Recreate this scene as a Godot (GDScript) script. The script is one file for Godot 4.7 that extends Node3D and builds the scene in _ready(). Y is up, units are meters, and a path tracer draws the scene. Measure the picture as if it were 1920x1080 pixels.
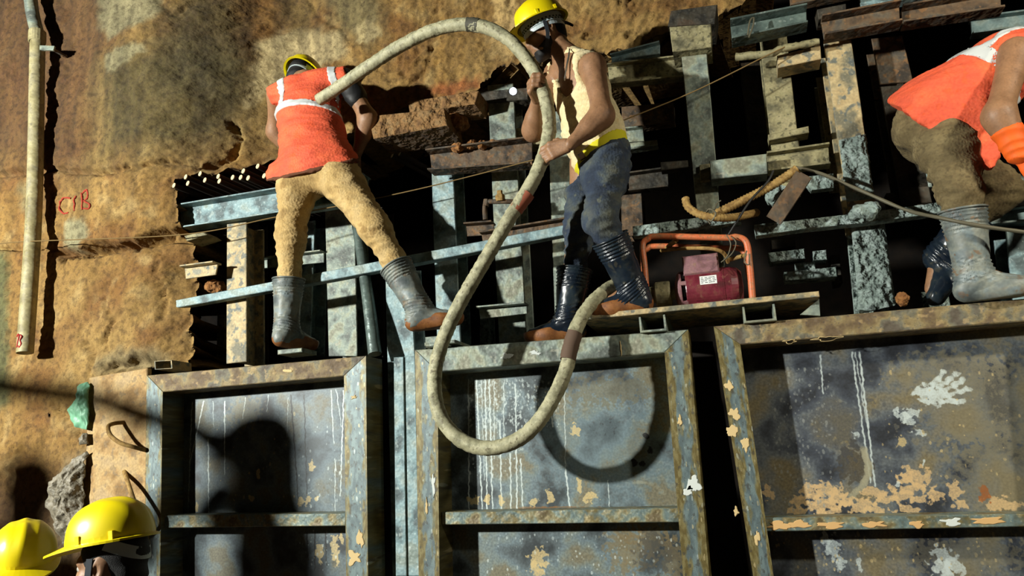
extends Node3D

# ---------------------------------------------------------------- camera constants and placing helpers
const F := 1350.0
const CAM := Vector3(0.0, 1.6, 3.0)
const LAMP := Vector3(-5.35, 3.2, 4.9)
var cam_basis: Basis
var org := Vector3.ZERO            # base of the thing being built: vertices are stored relative to it
var counts := {}
var M := {}
var N1 := FastNoiseLite.new()
var N2 := FastNoiseLite.new()
var N3 := FastNoiseLite.new()
var rng := RandomNumberGenerator.new()


func _ready() -> void:
	cam_basis = Basis(Vector3.UP, deg_to_rad(17.0)) * Basis(Vector3.RIGHT, deg_to_rad(13.5)) * Basis(Vector3.BACK, deg_to_rad(-2.8))
	var cam := Camera3D.new()
	cam.name = "camera"
	add_child(cam)
	cam.transform = Transform3D(cam_basis, CAM)
	cam.fov = rad_to_deg(2.0 * atan(540.0 / F))
	cam.near = 0.05
	cam.far = 100.0
	cam.current = true
	var env := Environment.new()
	env.background_mode = Environment.BG_COLOR
	env.background_color = Color(0.10, 0.10, 0.11)
	env.background_energy_multiplier = 0.25
	env.tonemap_mode = Environment.TONE_MAPPER_LINEAR
	env.tonemap_exposure = 1.0
	env.sdfgi_enabled = true
	env.ssao_enabled = true
	env.ssil_enabled = true
	var we := WorldEnvironment.new()
	we.name = "night_air"
	we.environment = env
	add_child(we)
	# the flood light on its stand, left of the photographer, and a weaker one on the right
	flood_light(LAMP, Vector3(-1.0, 2.2, -0.2), Color(0.985, 0.99, 0.955), 80.0, 0.10, 75.0, "bright work lamp on a tripod, left of the photographer")
	flood_light(Vector3(2.5, 3.4, 2.1), Vector3(1.0, 2.5, -0.3), Color(1.0, 0.975, 0.89), 7.0, 0.10, 31.0, "weaker work lamp on a tripod, right of the photographer")

	rng.seed = 5
	N1 = noise(1.0, 1, 4)
	N2 = noise(1.0, 2, 3)
	N3 = noise(1.0, 3, 1)
	make_materials()
	build_setting()
	build_shutters()
	build_steel()
	build_loose()
	build_motor()
	build_people()


# the point of the upright plane z that is sighted at (x, y)
func P(x: float, y: float, z: float) -> Vector3:
	var d := cam_basis * Vector3((x - 960.0) / F, -(y - 540.0) / F, -1.0)
	return CAM + d * ((z - CAM.z) / d.z)


func PZ(pts: Array, z: float) -> PackedVector3Array:
	var r := PackedVector3Array()
	for q in pts:
		r.append(P(q[0], q[1], z))
	return r


func numbered(n: String) -> String:
	var c: int = counts.get(n, 0)
	counts[n] = c + 1
	return n if c == 0 else "%s_%03d" % [n, c]


func tag(o: Node, label: String, category: String, group := "", kind := "") -> void:
	if label:
		o.set_meta("label", label)
	if category:
		o.set_meta("category", category)
	if group:
		o.set_meta("group", group)
	if kind:
		o.set_meta("kind", kind)


# a thing: a Node3D at its base; the parts built next are stored relative to it
func thing(called: String, at: Vector3, label: String, category: String, group := "") -> Node3D:
	var o := Node3D.new()
	o.name = numbered(called)
	add_child(o, true)
	o.position = at
	org = at
	tag(o, label, category, group)
	return o


func put(mesh: Mesh, called: String, m: Material, parent: Node) -> MeshInstance3D:
	var o := MeshInstance3D.new()
	o.mesh = mesh
	o.name = numbered(called) if parent == self else called
	o.material_override = m
	o.cast_shadow = GeometryInstance3D.SHADOW_CASTING_SETTING_ON
	parent.add_child(o, true)
	if parent == self:
		o.position = org
	return o


func begin() -> SurfaceTool:
	var st := SurfaceTool.new()
	st.begin(Mesh.PRIMITIVE_TRIANGLES)
	st.set_smooth_group(-1)
	return st


func done(st: SurfaceTool) -> ArrayMesh:
	st.generate_normals()
	return st.commit()


# corners counter-clockwise as seen from outside
func tri(st: SurfaceTool, a: Vector3, b: Vector3, c: Vector3) -> void:
	st.add_vertex(a - org)
	st.add_vertex(c - org)
	st.add_vertex(b - org)


func quad(st: SurfaceTool, a: Vector3, b: Vector3, c: Vector3, d: Vector3) -> void:
	tri(st, a, b, c)
	tri(st, a, c, d)


# ---------------------------------------------------------------- solids
# an upright outline (any order, facing +z) pushed back by depth, its front edge chamfered
func prism(st: SurfaceTool, pts: PackedVector3Array, depth: float, bev := 0.003) -> void:
	var n := pts.size()
	var area := 0.0
	for i in n:
		var a := pts[i]
		var b := pts[(i + 1) % n]
		area += a.x * b.y - b.x * a.y
	if area < 0.0:
		pts.reverse()
	var inner := PackedVector3Array()
	var mid := PackedVector3Array()
	var back := PackedVector3Array()
	for i in n:
		var p := pts[i]
		var e1 := (p - pts[(i + n - 1) % n]).normalized()
		var e2 := (pts[(i + 1) % n] - p).normalized()
		var n1 := Vector3(-e1.y, e1.x, 0)
		var n2 := Vector3(-e2.y, e2.x, 0)
		var bis := (n1 + n2)
		bis = bis / maxf(0.3, 1.0 + n1.dot(n2))
		inner.append(p + bis * bev)
		mid.append(p - Vector3(0, 0, bev))
		back.append(p - Vector3(0, 0, depth))
	var flat := PackedVector2Array()
	for p in inner:
		flat.append(Vector2(p.x, p.y))
	var idx := Geometry2D.triangulate_polygon(flat)
	for i in range(0, idx.size(), 3):
		var a := inner[idx[i]]
		var b := inner[idx[i + 1]]
		var c := inner[idx[i + 2]]
		if (b - a).cross(c - a).z < 0.0:
			var t := b
			b = c
			c = t
		tri(st, a, b, c)
		var dz := Vector3(0, 0, 0)
		var ba := back[idx[i]] + dz
		var bb := back[idx[i + 1]] + dz
		var bc := back[idx[i + 2]] + dz
		if (bb - ba).cross(bc - ba).z < 0.0:
			tri(st, ba, bb, bc)
		else:
			tri(st, ba, bc, bb)
	for i in n:
		var j := (i + 1) % n
		quad(st, mid[i], mid[j], inner[j], inner[i])
		quad(st, back[i], back[j], mid[j], mid[i])


# box between two corners
func block(st: SurfaceTool, a: Vector3, b: Vector3, bev := 0.003) -> void:
	var lo := Vector3(minf(a.x, b.x), minf(a.y, b.y), minf(a.z, b.z))
	var hi := Vector3(maxf(a.x, b.x), maxf(a.y, b.y), maxf(a.z, b.z))
	prism(st, PackedVector3Array([Vector3(lo.x, lo.y, hi.z), Vector3(hi.x, lo.y, hi.z), Vector3(hi.x, hi.y, hi.z), Vector3(lo.x, hi.y, hi.z)]), hi.z - lo.z, bev)


# a bar of rectangular section w x d along a..b; up is the w direction
func bar(st: SurfaceTool, a: Vector3, b: Vector3, w: float, d: float, up := Vector3.UP) -> void:
	var t := (b - a).normalized()
	var s := t.cross(up).normalized()
	var u := s.cross(t).normalized()
	var c := []
	for e in [a, b]:
		for q in [[-1, -1], [1, -1], [1, 1], [-1, 1]]:
			c.append(e + s * (d * 0.5 * q[0]) + u * (w * 0.5 * q[1]))
	quad(st, c[0], c[1], c[2], c[3])
	quad(st, c[5], c[4], c[7], c[6])
	for i in 4:
		var j := (i + 1) % 4
		quad(st, c[j], c[i], c[4 + i], c[4 + j])


func spline(pts: Array, step := 0.02) -> PackedVector3Array:
	var cv := Curve3D.new()
	cv.bake_interval = step
	for i in pts.size():
		var a: Vector3 = pts[maxi(i - 1, 0)]
		var b: Vector3 = pts[mini(i + 1, pts.size() - 1)]
		var tn: Vector3 = (b - a) / 6.0
		cv.add_point(pts[i], -tn, tn)
	return cv.get_baked_points()


# smooth tube along a path; radius may vary from r0 to r1; ribs > 0 adds rings along it
func tube(path: PackedVector3Array, r0: float, r1: float, sides := 14, rib := 0.0, rib_every := 0.012, wob := 0.0) -> ArrayMesh:
	var V := PackedVector3Array()
	var NN := PackedVector3Array()
	var I := PackedInt32Array()
	var n := path.size()
	var u := Vector3.ZERO
	var run := 0.0
	for i in n:
		var t := (path[mini(i + 1, n - 1)] - path[maxi(i - 1, 0)]).normalized()
		if u == Vector3.ZERO:
			u = t.cross(Vector3(0.31, 0.2, 0.93)).normalized()
		u = (u - t * u.dot(t)).normalized()
		var w := t.cross(u)
		if i > 0:
			run += path[i].distance_to(path[i - 1])
		var r := lerpf(r0, r1, float(i) / (n - 1))
		if rib > 0.0:
			r += rib * (0.5 + 0.5 * sin(run / rib_every * TAU))
		for s in sides:
			var a := TAU * s / sides
			var d := u * cos(a) + w * sin(a)
			var rr := r
			if wob > 0.0:
				rr += wob * N2.get_noise_3dv((path[i] + d * r) * 40.0)
			V.append(path[i] + d * rr - org)
			NN.append(d)
	for i in n - 1:
		for s in sides:
			var a := i * sides + s
			var b := i * sides + (s + 1) % sides
			I.append_array(PackedInt32Array([a, a + sides, b, b, a + sides, b + sides]))
	for e in 2:
		var c := V.size()
		var k := 0 if e == 0 else n - 1
		var t := (path[1] - path[0]).normalized() * -1.0 if e == 0 else (path[n - 1] - path[n - 2]).normalized()
		V.append(path[k] - org + t * (r0 if e == 0 else r1) * 0.12)
		NN.append(t)
		for s in sides:
			V.append(V[k * sides + s])
			NN.append(t)
		for s in sides:
			if e == 0:
				I.append_array(PackedInt32Array([c, c + 1 + s, c + 1 + (s + 1) % sides]))
			else:
				I.append_array(PackedInt32Array([c, c + 1 + (s + 1) % sides, c + 1 + s]))
	return arrays(V, NN, I)


func arrays(V: PackedVector3Array, NN: PackedVector3Array, I: PackedInt32Array, C := PackedColorArray()) -> ArrayMesh:
	var a := []
	a.resize(Mesh.ARRAY_MAX)
	a[Mesh.ARRAY_VERTEX] = V
	a[Mesh.ARRAY_NORMAL] = NN
	a[Mesh.ARRAY_INDEX] = I
	if C.size():
		a[Mesh.ARRAY_COLOR] = C
	var m := ArrayMesh.new()
	m.add_surface_from_arrays(Mesh.PRIMITIVE_TRIANGLES, a)
	return m


# a turned profile of [radius, height] pairs about the axis a..(dir)
func lathe(at: Vector3, axis: Vector3, prof: Array, sides := 28) -> ArrayMesh:
	var y := axis.normalized()
	var x := y.cross(Vector3(0.2, 0.35, 0.9)).normalized()
	var z := x.cross(y)
	var st := SurfaceTool.new()
	st.begin(Mesh.PRIMITIVE_TRIANGLES)
	st.set_smooth_group(-1)
	for i in prof.size() - 1:
		for s in sides:
			var c := []
			for q in [[i, s], [i, s + 1], [i + 1, s + 1], [i + 1, s]]:
				var a: float = TAU * q[1] / sides
				c.append(at + y * prof[q[0]][1] + (x * cos(a) - z * sin(a)) * prof[q[0]][0])
			if prof[i][0] > 0.0001:
				tri(st, c[0], c[1], c[2])
			if prof[i + 1][0] > 0.0001:
				tri(st, c[0], c[2], c[3])
	return done(st)


# ---------------------------------------------------------------- blended solids, meshed as surface nets
class Sdf:
	var o: Vector3
	var h: float
	var k: float
	var nx: int
	var ny: int
	var nz: int
	var s: PackedFloat32Array
	var sub: PackedFloat32Array
	var has_sub := false
	var planes := []

	func _init(lo: Vector3, hi: Vector3, cell: float, blend: float) -> void:
		o = lo
		h = cell
		k = blend
		nx = int((hi.x - lo.x) / h) + 2
		ny = int((hi.y - lo.y) / h) + 2
		nz = int((hi.z - lo.z) / h) + 2
		s.resize(nx * ny * nz)

	func reach(lo: Vector3, hi: Vector3, m: float) -> Array:
		var a := (lo - o - Vector3(m, m, m)) / h
		var b := (hi - o + Vector3(m, m, m)) / h
		return [maxi(0, int(a.x)), mini(nx - 1, int(b.x) + 1), maxi(0, int(a.y)), mini(ny - 1, int(b.y) + 1), maxi(0, int(a.z)), mini(nz - 1, int(b.z) + 1)]

	func cap(a: Vector3, b: Vector3, ra: float, rb: float) -> void:
		var m := maxf(ra, rb) + k * 4.0
		var R := reach(Vector3(minf(a.x, b.x), minf(a.y, b.y), minf(a.z, b.z)), Vector3(maxf(a.x, b.x), maxf(a.y, b.y), maxf(a.z, b.z)), m)
		var ab := b - a
		var il := 1.0 / maxf(ab.length_squared(), 1e-9)
		var dr := rb - ra
		var ik := -1.0 / k
		var lim := k * 4.0
		for z in range(R[4], R[5] + 1):
			for y in range(R[2], R[3] + 1):
				var i := (z * ny + y) * nx + int(R[0])
				var p := o + Vector3(R[0], y, z) * h - a
				for x in range(R[0], R[1] + 1):
					var t := clampf(p.dot(ab) * il, 0.0, 1.0)
					var d := (p - ab * t).length() - ra - dr * t
					if d < lim:
						s[i] += exp(maxf(d, -0.2) * ik)
					i += 1
					p.x += h

	func ell(c: Vector3, B: Basis, r: Vector3) -> void:
		var rm := maxf(r.x, maxf(r.y, r.z))
		var R := reach(c, c, rm + k * 4.0)
		var ir := Vector3(1.0 / r.x, 1.0 / r.y, 1.0 / r.z)
		var ik := -1.0 / k
		var T := B.transposed()
		var dx := T * Vector3(h, 0, 0)
		var lim := k * 4.0
		for z in range(R[4], R[5] + 1):
			for y in range(R[2], R[3] + 1):
				var i := (z * ny + y) * nx + int(R[0])
				var q := T * (o + Vector3(R[0], y, z) * h - c)
				for x in range(R[0], R[1] + 1):
					var e := q * ir
					var k0 := e.length()
					var d := k0 * (k0 - 1.0) / maxf((e * ir).length(), 1e-6)
					if d < lim:
						s[i] += exp(maxf(d, -0.2) * ik)
					i += 1
					q += dx

	func carve(c: Vector3, B: Basis, r: Vector3) -> void:
		if not has_sub:
			has_sub = true
			sub.resize(s.size())
			sub.fill(1.0)
		var R := reach(c, c, maxf(r.x, maxf(r.y, r.z)) + 3.0 * h)
		var ir := Vector3(1.0 / r.x, 1.0 / r.y, 1.0 / r.z)
		var T := B.transposed()
		for z in range(R[4], R[5] + 1):
			for y in range(R[2], R[3] + 1):
				for x in range(R[0], R[1] + 1):
					var q := T * (o + Vector3(x, y, z) * h - c)
					var e := q * ir
					var k0 := e.length()
					var d := k0 * (k0 - 1.0) / maxf((e * ir).length(), 1e-6)
					var i := (z * ny + y) * nx + x
					sub[i] = minf(sub[i], d)

	# keep only what lies behind the plane
	func cut(at: Vector3, normal: Vector3) -> void:
		planes.append([at, normal.normalized()])

	# the surface: appended to V, NN, I
	func mesh(V: PackedVector3Array, NN: PackedVector3Array, I: PackedInt32Array, at: Vector3, wrinkle = null) -> void:
		var sg := PackedByteArray()
		sg.resize(s.size())
		var rows := PackedByteArray()
		rows.resize(ny * nz)
		for z in nz:
			for y in ny:
				var i := (z * ny + y) * nx
				var any := 0
				for x in nx:
					var f := 0.06
					var v := s[i]
					if v > 0.0:
						f = -k * log(v)
						if has_sub:
							f = maxf(f, -sub[i])
						if planes.size():
							var p := o + Vector3(x, y, z) * h
							for q in planes:
								f = maxf(f, (p - q[0]).dot(q[1]))
						any = 1
						if f < 0.0:
							sg[i] = 1
					s[i] = f
					i += 1
				rows[z * ny + y] = any
		var id := {}
		var sx := 1
		var sy := nx
		var sz := nx * ny
		var corner := [0, sx, sy, sx + sy, sz, sx + sz, sy + sz, sx + sy + sz]
		var off := [Vector3(0, 0, 0), Vector3(1, 0, 0), Vector3(0, 1, 0), Vector3(1, 1, 0), Vector3(0, 0, 1), Vector3(1, 0, 1), Vector3(0, 1, 1), Vector3(1, 1, 1)]
		var edges := [[0, 1], [2, 3], [4, 5], [6, 7], [0, 2], [1, 3], [4, 6], [5, 7], [0, 4], [1, 5], [2, 6], [3, 7]]
		var first := V.size()
		for z in nz - 1:
			for y in ny - 1:
				if not (rows[z * ny + y] or rows[z * ny + y + 1] or rows[(z + 1) * ny + y] or rows[(z + 1) * ny + y + 1]):
					continue
				var i := (z * ny + y) * nx
				for x in nx - 1:
					var c := sg[i] + sg[i + 1] + sg[i + sy] + sg[i + sy + 1] + sg[i + sz] + sg[i + sz + 1] + sg[i + sz + sy] + sg[i + sz + sy + 1]
					if c > 0 and c < 8:
						var sum := Vector3.ZERO
						var n := 0
						for e in edges:
							var fa := s[i + corner[e[0]]]
							var fb := s[i + corner[e[1]]]
							if (fa < 0.0) != (fb < 0.0):
								var oa: Vector3 = off[e[0]]
								var ob: Vector3 = off[e[1]]
								sum += oa.lerp(ob, fa / (fa - fb))
								n += 1
						id[i] = V.size()
						V.append(o + (Vector3(x, y, z) + sum / n) * h)
						NN.append(Vector3.ZERO)
					i += 1
		for i in id:
			var a := sg[i]
			for q in [[sx, sy, sz], [sy, sz, sx], [sz, sx, sy]]:
				if i + q[0] >= sg.size():
					continue
				var b := sg[i + q[0]]
				if a == b:
					continue
				var v0 = id.get(i)
				var v1 = id.get(i - q[1])
				var v2 = id.get(i - q[1] - q[2])
				var v3 = id.get(i - q[2])
				if v0 == null or v1 == null or v2 == null or v3 == null:
					continue
				if a == 1:
					I.append_array(PackedInt32Array([v0, v2, v1, v0, v3, v2]))
				else:
					I.append_array(PackedInt32Array([v0, v1, v2, v0, v2, v3]))
		_normals(V, NN, I, first)
		if wrinkle != null:
			for i in range(first, V.size()):
				V[i] = (wrinkle as Callable).call(V[i], NN[i].normalized())
				NN[i] = Vector3.ZERO
			_normals(V, NN, I, first)
		for i in range(first, V.size()):
			NN[i] = NN[i].normalized()
			V[i] -= at

	func _normals(V: PackedVector3Array, NN: PackedVector3Array, I: PackedInt32Array, first: int) -> void:
		for t in range(0, I.size(), 3):
			if I[t] < first:
				continue
			var a := V[I[t]]
			var n := (V[I[t + 2]] - a).cross(V[I[t + 1]] - a)
			NN[I[t]] += n
			NN[I[t + 1]] += n
			NN[I[t + 2]] += n


func sdf_mesh(list: Array, wrinkle = null) -> ArrayMesh:
	var V := PackedVector3Array()
	var NN := PackedVector3Array()
	var I := PackedInt32Array()
	for q in list:
		var v := PackedVector3Array()
		var n := PackedVector3Array()
		var ii := PackedInt32Array()
		q.mesh(v, n, ii, org, wrinkle)
		var base := V.size()
		V.append_array(v)
		NN.append_array(n)
		for e in ii:
			I.append(e + base)
	return arrays(V, NN, I)


func bounds(pts: Array, m: float) -> Array:
	var lo: Vector3 = pts[0]
	var hi: Vector3 = pts[0]
	for p: Vector3 in pts:
		lo = lo.min(p)
		hi = hi.max(p)
	return [lo - Vector3(m, m, m), hi + Vector3(m, m, m)]


# ---------------------------------------------------------------- materials
func noise(freq: float, sd: int, oct := 4, type := FastNoiseLite.TYPE_SIMPLEX_SMOOTH) -> FastNoiseLite:
	var n := FastNoiseLite.new()
	n.noise_type = type
	n.seed = sd
	n.frequency = freq
	n.fractal_octaves = oct
	return n


# tileable picture of a worn surface: a gradient looked up with one noise, flecks of a second colour with another
func worn(cols: Array, freq: float, sd: int, fleck: Color, fleck_at := 0.72, fleck_freq := 0.05, fleck2 := Color(0, 0, 0), fleck2_at := 2.0, size := 384) -> ImageTexture:
	var a := noise(freq, sd, 5).get_seamless_image(size, size).get_data()
	var b := noise(fleck_freq, sd + 7, 3).get_seamless_image(size, size).get_data()
	var c := noise(0.13, sd + 13, 2).get_seamless_image(size, size).get_data()
	var g := Gradient.new()
	g.offsets = PackedFloat32Array(range(cols.size()).map(func(i): return float(i) / (cols.size() - 1)))
	g.colors = PackedColorArray(cols)
	var lut := []
	for i in 256:
		lut.append(g.sample(clampf((i / 255.0 - 0.22) / 0.56, 0.0, 1.0)))
	var avg := Color(0, 0, 0)
	for q in cols:
		avg += q / float(cols.size())
	for i in 256:
		lut[i] = (lut[i] as Color).lerp(avg, 0.3)
	var out := PackedByteArray()
	out.resize(size * size * 3)
	var j := 0
	for i in size * size:
		var q: Color = lut[a[i]]
		var f := b[i] / 255.0
		var fine := c[i] / 255.0
		if f > fleck_at:
			q = q.lerp(fleck, clampf((f - fleck_at) * 7.0, 0.0, 0.6))
		if fine > fleck2_at:
			q = q.lerp(fleck2, clampf((fine - fleck2_at) * 8.0, 0.0, 0.5))
		var v := 0.91 + 0.18 * fine
		out[j] = int(clampf(q.r * v, 0, 1) * 255.0)
		out[j + 1] = int(clampf(q.g * v, 0, 1) * 255.0)
		out[j + 2] = int(clampf(q.b * v, 0, 1) * 255.0)
		j += 3
	return ImageTexture.create_from_image(Image.create_from_data(size, size, false, Image.FORMAT_RGB8, out))


func bumps(freq: float, sd: int, strength: float, oct := 4) -> NoiseTexture2D:
	var t := NoiseTexture2D.new()
	t.width = 256
	t.height = 256
	t.seamless = true
	t.as_normal_map = true
	t.bump_strength = strength
	t.noise = noise(freq, sd, oct)
	return t


func mat(c: Color, rough := 0.7, metal := 0.0) -> StandardMaterial3D:
	var m := StandardMaterial3D.new()
	m.albedo_color = c
	m.roughness = rough
	m.metallic = metal
	return m


func worn_mat(t: Texture2D, rough: float, metal: float, scale := 1.25, bump: Texture2D = null, bs := 0.6) -> StandardMaterial3D:
	var m := mat(Color.WHITE, rough, metal)
	m.albedo_texture = t
	m.uv1_triplanar = true
	m.uv1_world_triplanar = true
	m.uv1_scale = Vector3.ONE * scale
	if bump:
		m.normal_enabled = true
		m.normal_texture = bump
		m.normal_scale = bs
	return m


func make_materials() -> void:
	var fine := bumps(0.05, 3, 3.0, 3)
	var coarse := bumps(0.035, 5, 14.0, 5)
	var weave := bumps(0.22, 8, 2.0, 2)
	M.blue = worn_mat(worn([Color(0.220, 0.270, 0.280), Color(0.370, 0.460, 0.480), Color(0.500, 0.610, 0.630), Color(0.580, 0.660, 0.660), Color(0.500, 0.540, 0.500)], 0.011, 11, Color(0.62, 0.66, 0.64), 0.70, 0.03, Color(0.72, 0.75, 0.72), 0.80), 0.6, 0.1, 1.3, fine, 0.4)
	M.grey = worn_mat(worn([Color(0.250, 0.270, 0.260), Color(0.410, 0.455, 0.430), Color(0.530, 0.580, 0.540), Color(0.580, 0.600, 0.510), Color(0.470, 0.460, 0.380)], 0.013, 21, Color(0.58, 0.57, 0.50), 0.70, 0.04, Color(0.64, 0.62, 0.55), 0.78), 0.6, 0.15, 1.3, fine, 0.5)
	M.tan = worn_mat(worn([Color(0.360, 0.360, 0.310), Color(0.600, 0.540, 0.400), Color(0.760, 0.670, 0.490), Color(0.700, 0.600, 0.420), Color(0.460, 0.470, 0.430)], 0.012, 31, Color(0.27, 0.32, 0.35), 0.66, 0.03, Color(0.68, 0.62, 0.5), 0.76), 0.65, 0.1, 1.3, fine, 0.5)
	M.rust = worn_mat(worn([Color(0.130, 0.110, 0.090), Color(0.280, 0.215, 0.150), Color(0.400, 0.300, 0.200), Color(0.390, 0.340, 0.270), Color(0.280, 0.270, 0.250)], 0.014, 41, Color(0.52, 0.36, 0.2), 0.68, 0.04, Color(0.45, 0.38, 0.3), 0.8), 0.75, 0.1, 1.3, fine, 0.7)
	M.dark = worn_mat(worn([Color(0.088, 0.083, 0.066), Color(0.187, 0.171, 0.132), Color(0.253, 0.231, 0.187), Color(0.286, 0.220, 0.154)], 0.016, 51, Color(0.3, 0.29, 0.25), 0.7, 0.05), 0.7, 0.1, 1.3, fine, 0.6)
	M.olive = worn_mat(worn([Color(0.280, 0.270, 0.200), Color(0.480, 0.450, 0.330), Color(0.580, 0.550, 0.400), Color(0.620, 0.580, 0.440)], 0.013, 61, Color(0.25, 0.24, 0.17), 0.66, 0.05, Color(0.55, 0.52, 0.4), 0.8), 0.7, 0.08, 1.3, fine, 0.6)
	M.splat = worn_mat(worn([Color(0.360, 0.410, 0.390), Color(0.480, 0.540, 0.510), Color(0.560, 0.620, 0.590), Color(0.620, 0.670, 0.660)], 0.03, 71, Color(0.20, 0.23, 0.22), 0.66, 0.07, Color(0.24, 0.26, 0.25), 0.74), 0.8, 0.0, 1.3, coarse, 1.2)
	M.frame = worn_mat(worn([Color(0.462, 0.396, 0.224), Color(0.357, 0.396, 0.370), Color(0.378, 0.473, 0.504), Color(0.473, 0.528, 0.493), Color(0.546, 0.495, 0.336), Color(0.378, 0.308, 0.190)], 0.012, 81, Color(0.63, 0.57, 0.42), 0.68, 0.035, Color(0.68, 0.66, 0.56), 0.76), 0.55, 0.2, 1.3, fine, 0.5)
	M.rim = worn_mat(worn([Color(0.36, 0.28, 0.19), Color(0.50, 0.42, 0.27), Color(0.58, 0.51, 0.34), Color(0.40, 0.40, 0.35), Color(0.30, 0.27, 0.24)], 0.013, 91, Color(0.68, 0.58, 0.40), 0.66, 0.03, Color(0.24, 0.22, 0.22), 0.74), 0.7, 0.1, 1.3, fine, 0.7)
	M.inner = worn_mat(worn([Color(0.10, 0.11, 0.11), Color(0.17, 0.18, 0.18), Color(0.25, 0.26, 0.25), Color(0.24, 0.21, 0.17)], 0.014, 101, Color(0.36, 0.37, 0.35), 0.72, 0.03), 0.55, 0.2, 1.3, fine, 0.5)
	M.timber = worn_mat(worn([Color(0.300, 0.200, 0.100), Color(0.460, 0.330, 0.180), Color(0.540, 0.400, 0.230), Color(0.500, 0.400, 0.260)], 0.02, 111, Color(0.6, 0.45, 0.26), 0.7, 0.04), 0.9, 0.0, 1.3, coarse, 1.0)
	M.clay_board = worn_mat(worn([Color(0.450, 0.333, 0.176), Color(0.630, 0.504, 0.317), Color(0.702, 0.594, 0.405), Color(0.648, 0.558, 0.414)], 0.01, 121, Color(0.47, 0.40, 0.30), 0.68, 0.03), 0.8, 0.0, 1.3, fine, 0.6)
	M.hose = worn_mat(worn([Color(0.448, 0.437, 0.330), Color(0.627, 0.616, 0.495), Color(0.739, 0.717, 0.583), Color(0.672, 0.650, 0.517)], 0.02, 131, Color(0.32, 0.28, 0.2), 0.7, 0.04), 0.65, 0.0, 2.0, fine, 0.5)
	M.pipe = worn_mat(worn([Color(0.42, 0.38, 0.24), Color(0.58, 0.54, 0.37), Color(0.67, 0.63, 0.47), Color(0.55, 0.52, 0.42)], 0.012, 141, Color(0.38, 0.36, 0.3), 0.7, 0.03), 0.6, 0.05, 1.3, fine, 0.4)
	M.steelpipe = worn_mat(worn([Color(0.24, 0.28, 0.27), Color(0.36, 0.42, 0.40), Color(0.44, 0.50, 0.47)], 0.012, 151, Color(0.62, 0.65, 0.62), 0.74, 0.05), 0.4, 0.3, 1.3, fine, 0.4)
	M.rebar = worn_mat(worn([Color(0.400, 0.290, 0.140), Color(0.600, 0.470, 0.250), Color(0.720, 0.600, 0.360)], 0.03, 161, Color(0.66, 0.58, 0.38), 0.7, 0.05), 0.8, 0.1, 3.0)
	M.rebar_dark = mat(Color(0.16, 0.11, 0.07), 0.8, 0.1)
	M.rebar_end = mat(Color(0.80, 0.74, 0.58), 0.7)
	M.red_paint = mat(Color(0.60, 0.20, 0.12), 0.9)
	M.wire = mat(Color(0.36, 0.34, 0.27), 0.6, 0.2)
	M.twine = mat(Color(0.45, 0.36, 0.2), 0.9)
	# people
	var sk := worn([Color(0.50, 0.36, 0.25), Color(0.57, 0.42, 0.30), Color(0.62, 0.46, 0.33)], 0.02, 171, Color(0.4, 0.27, 0.18), 0.8, 0.05)
	M.skin = worn_mat(sk, 0.55, 0.0, 2.0)
	M.skin.subsurf_scatter_enabled = true
	M.skin.subsurf_scatter_strength = 0.06
	M.hair = mat(Color(0.035, 0.03, 0.028), 0.7)
	M.hair.normal_enabled = true
	M.hair.normal_texture = weave
	M.hair.uv1_triplanar = true
	M.hair.uv1_scale = Vector3.ONE * 8.0
	M.vest = worn_mat(worn([Color(0.80, 0.30, 0.20), Color(0.88, 0.35, 0.22), Color(0.92, 0.42, 0.24)], 0.012, 181, Color(0.90, 0.34, 0.14), 0.7, 0.03), 0.8, 0.0, 1.3, weave, 0.5)
	M.hem = mat(Color(0.36, 0.20, 0.10), 0.9)
	M.tape = mat(Color(0.82, 0.83, 0.82), 0.3, 0.1)
	M.khaki = worn_mat(worn([Color(0.520, 0.410, 0.230), Color(0.700, 0.580, 0.360), Color(0.780, 0.660, 0.440), Color(0.740, 0.640, 0.450)], 0.011, 191, Color(0.50, 0.38, 0.20), 0.71, 0.02), 0.9, 0.0, 1.3, weave, 0.6)
	M.jeans = worn_mat(worn([Color(0.08, 0.12, 0.19), Color(0.14, 0.19, 0.28), Color(0.24, 0.28, 0.31), Color(0.38, 0.38, 0.31)], 0.014, 201, Color(0.44, 0.43, 0.33), 0.72, 0.02), 0.9, 0.0, 1.4, weave, 0.6)
	M.brown_cloth = worn_mat(worn([Color(0.30, 0.25, 0.15), Color(0.44, 0.38, 0.25), Color(0.52, 0.46, 0.32)], 0.02, 211, Color(0.30, 0.25, 0.16), 0.62, 0.09), 0.9, 0.0, 1.4, weave, 0.6)
	M.tank = worn_mat(worn([Color(0.80, 0.72, 0.52), Color(0.88, 0.81, 0.63), Color(0.91, 0.86, 0.70)], 0.015, 221, Color(0.76, 0.64, 0.42), 0.76, 0.03), 0.9, 0.0, 1.4, weave, 0.5)
	M.yellow_cloth = mat(Color(0.80, 0.76, 0.08), 0.8)
	M.helmet = mat(Color(0.93, 0.84, 0.03), 0.32)
	M.helmet.clearcoat_enabled = true
	M.helmet.clearcoat = 0.3
	M.band = mat(Color(0.72, 0.77, 0.78), 0.4)
	M.black = mat(Color(0.03, 0.03, 0.035), 0.6)
	M.strap = mat(Color(0.13, 0.15, 0.18), 0.8)
	M.boot = worn_mat(worn([Color(0.05, 0.08, 0.12), Color(0.08, 0.12, 0.17), Color(0.16, 0.20, 0.22)], 0.015, 231, Color(0.38, 0.34, 0.25), 0.72, 0.03), 0.28, 0.0, 1.4)
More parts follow.
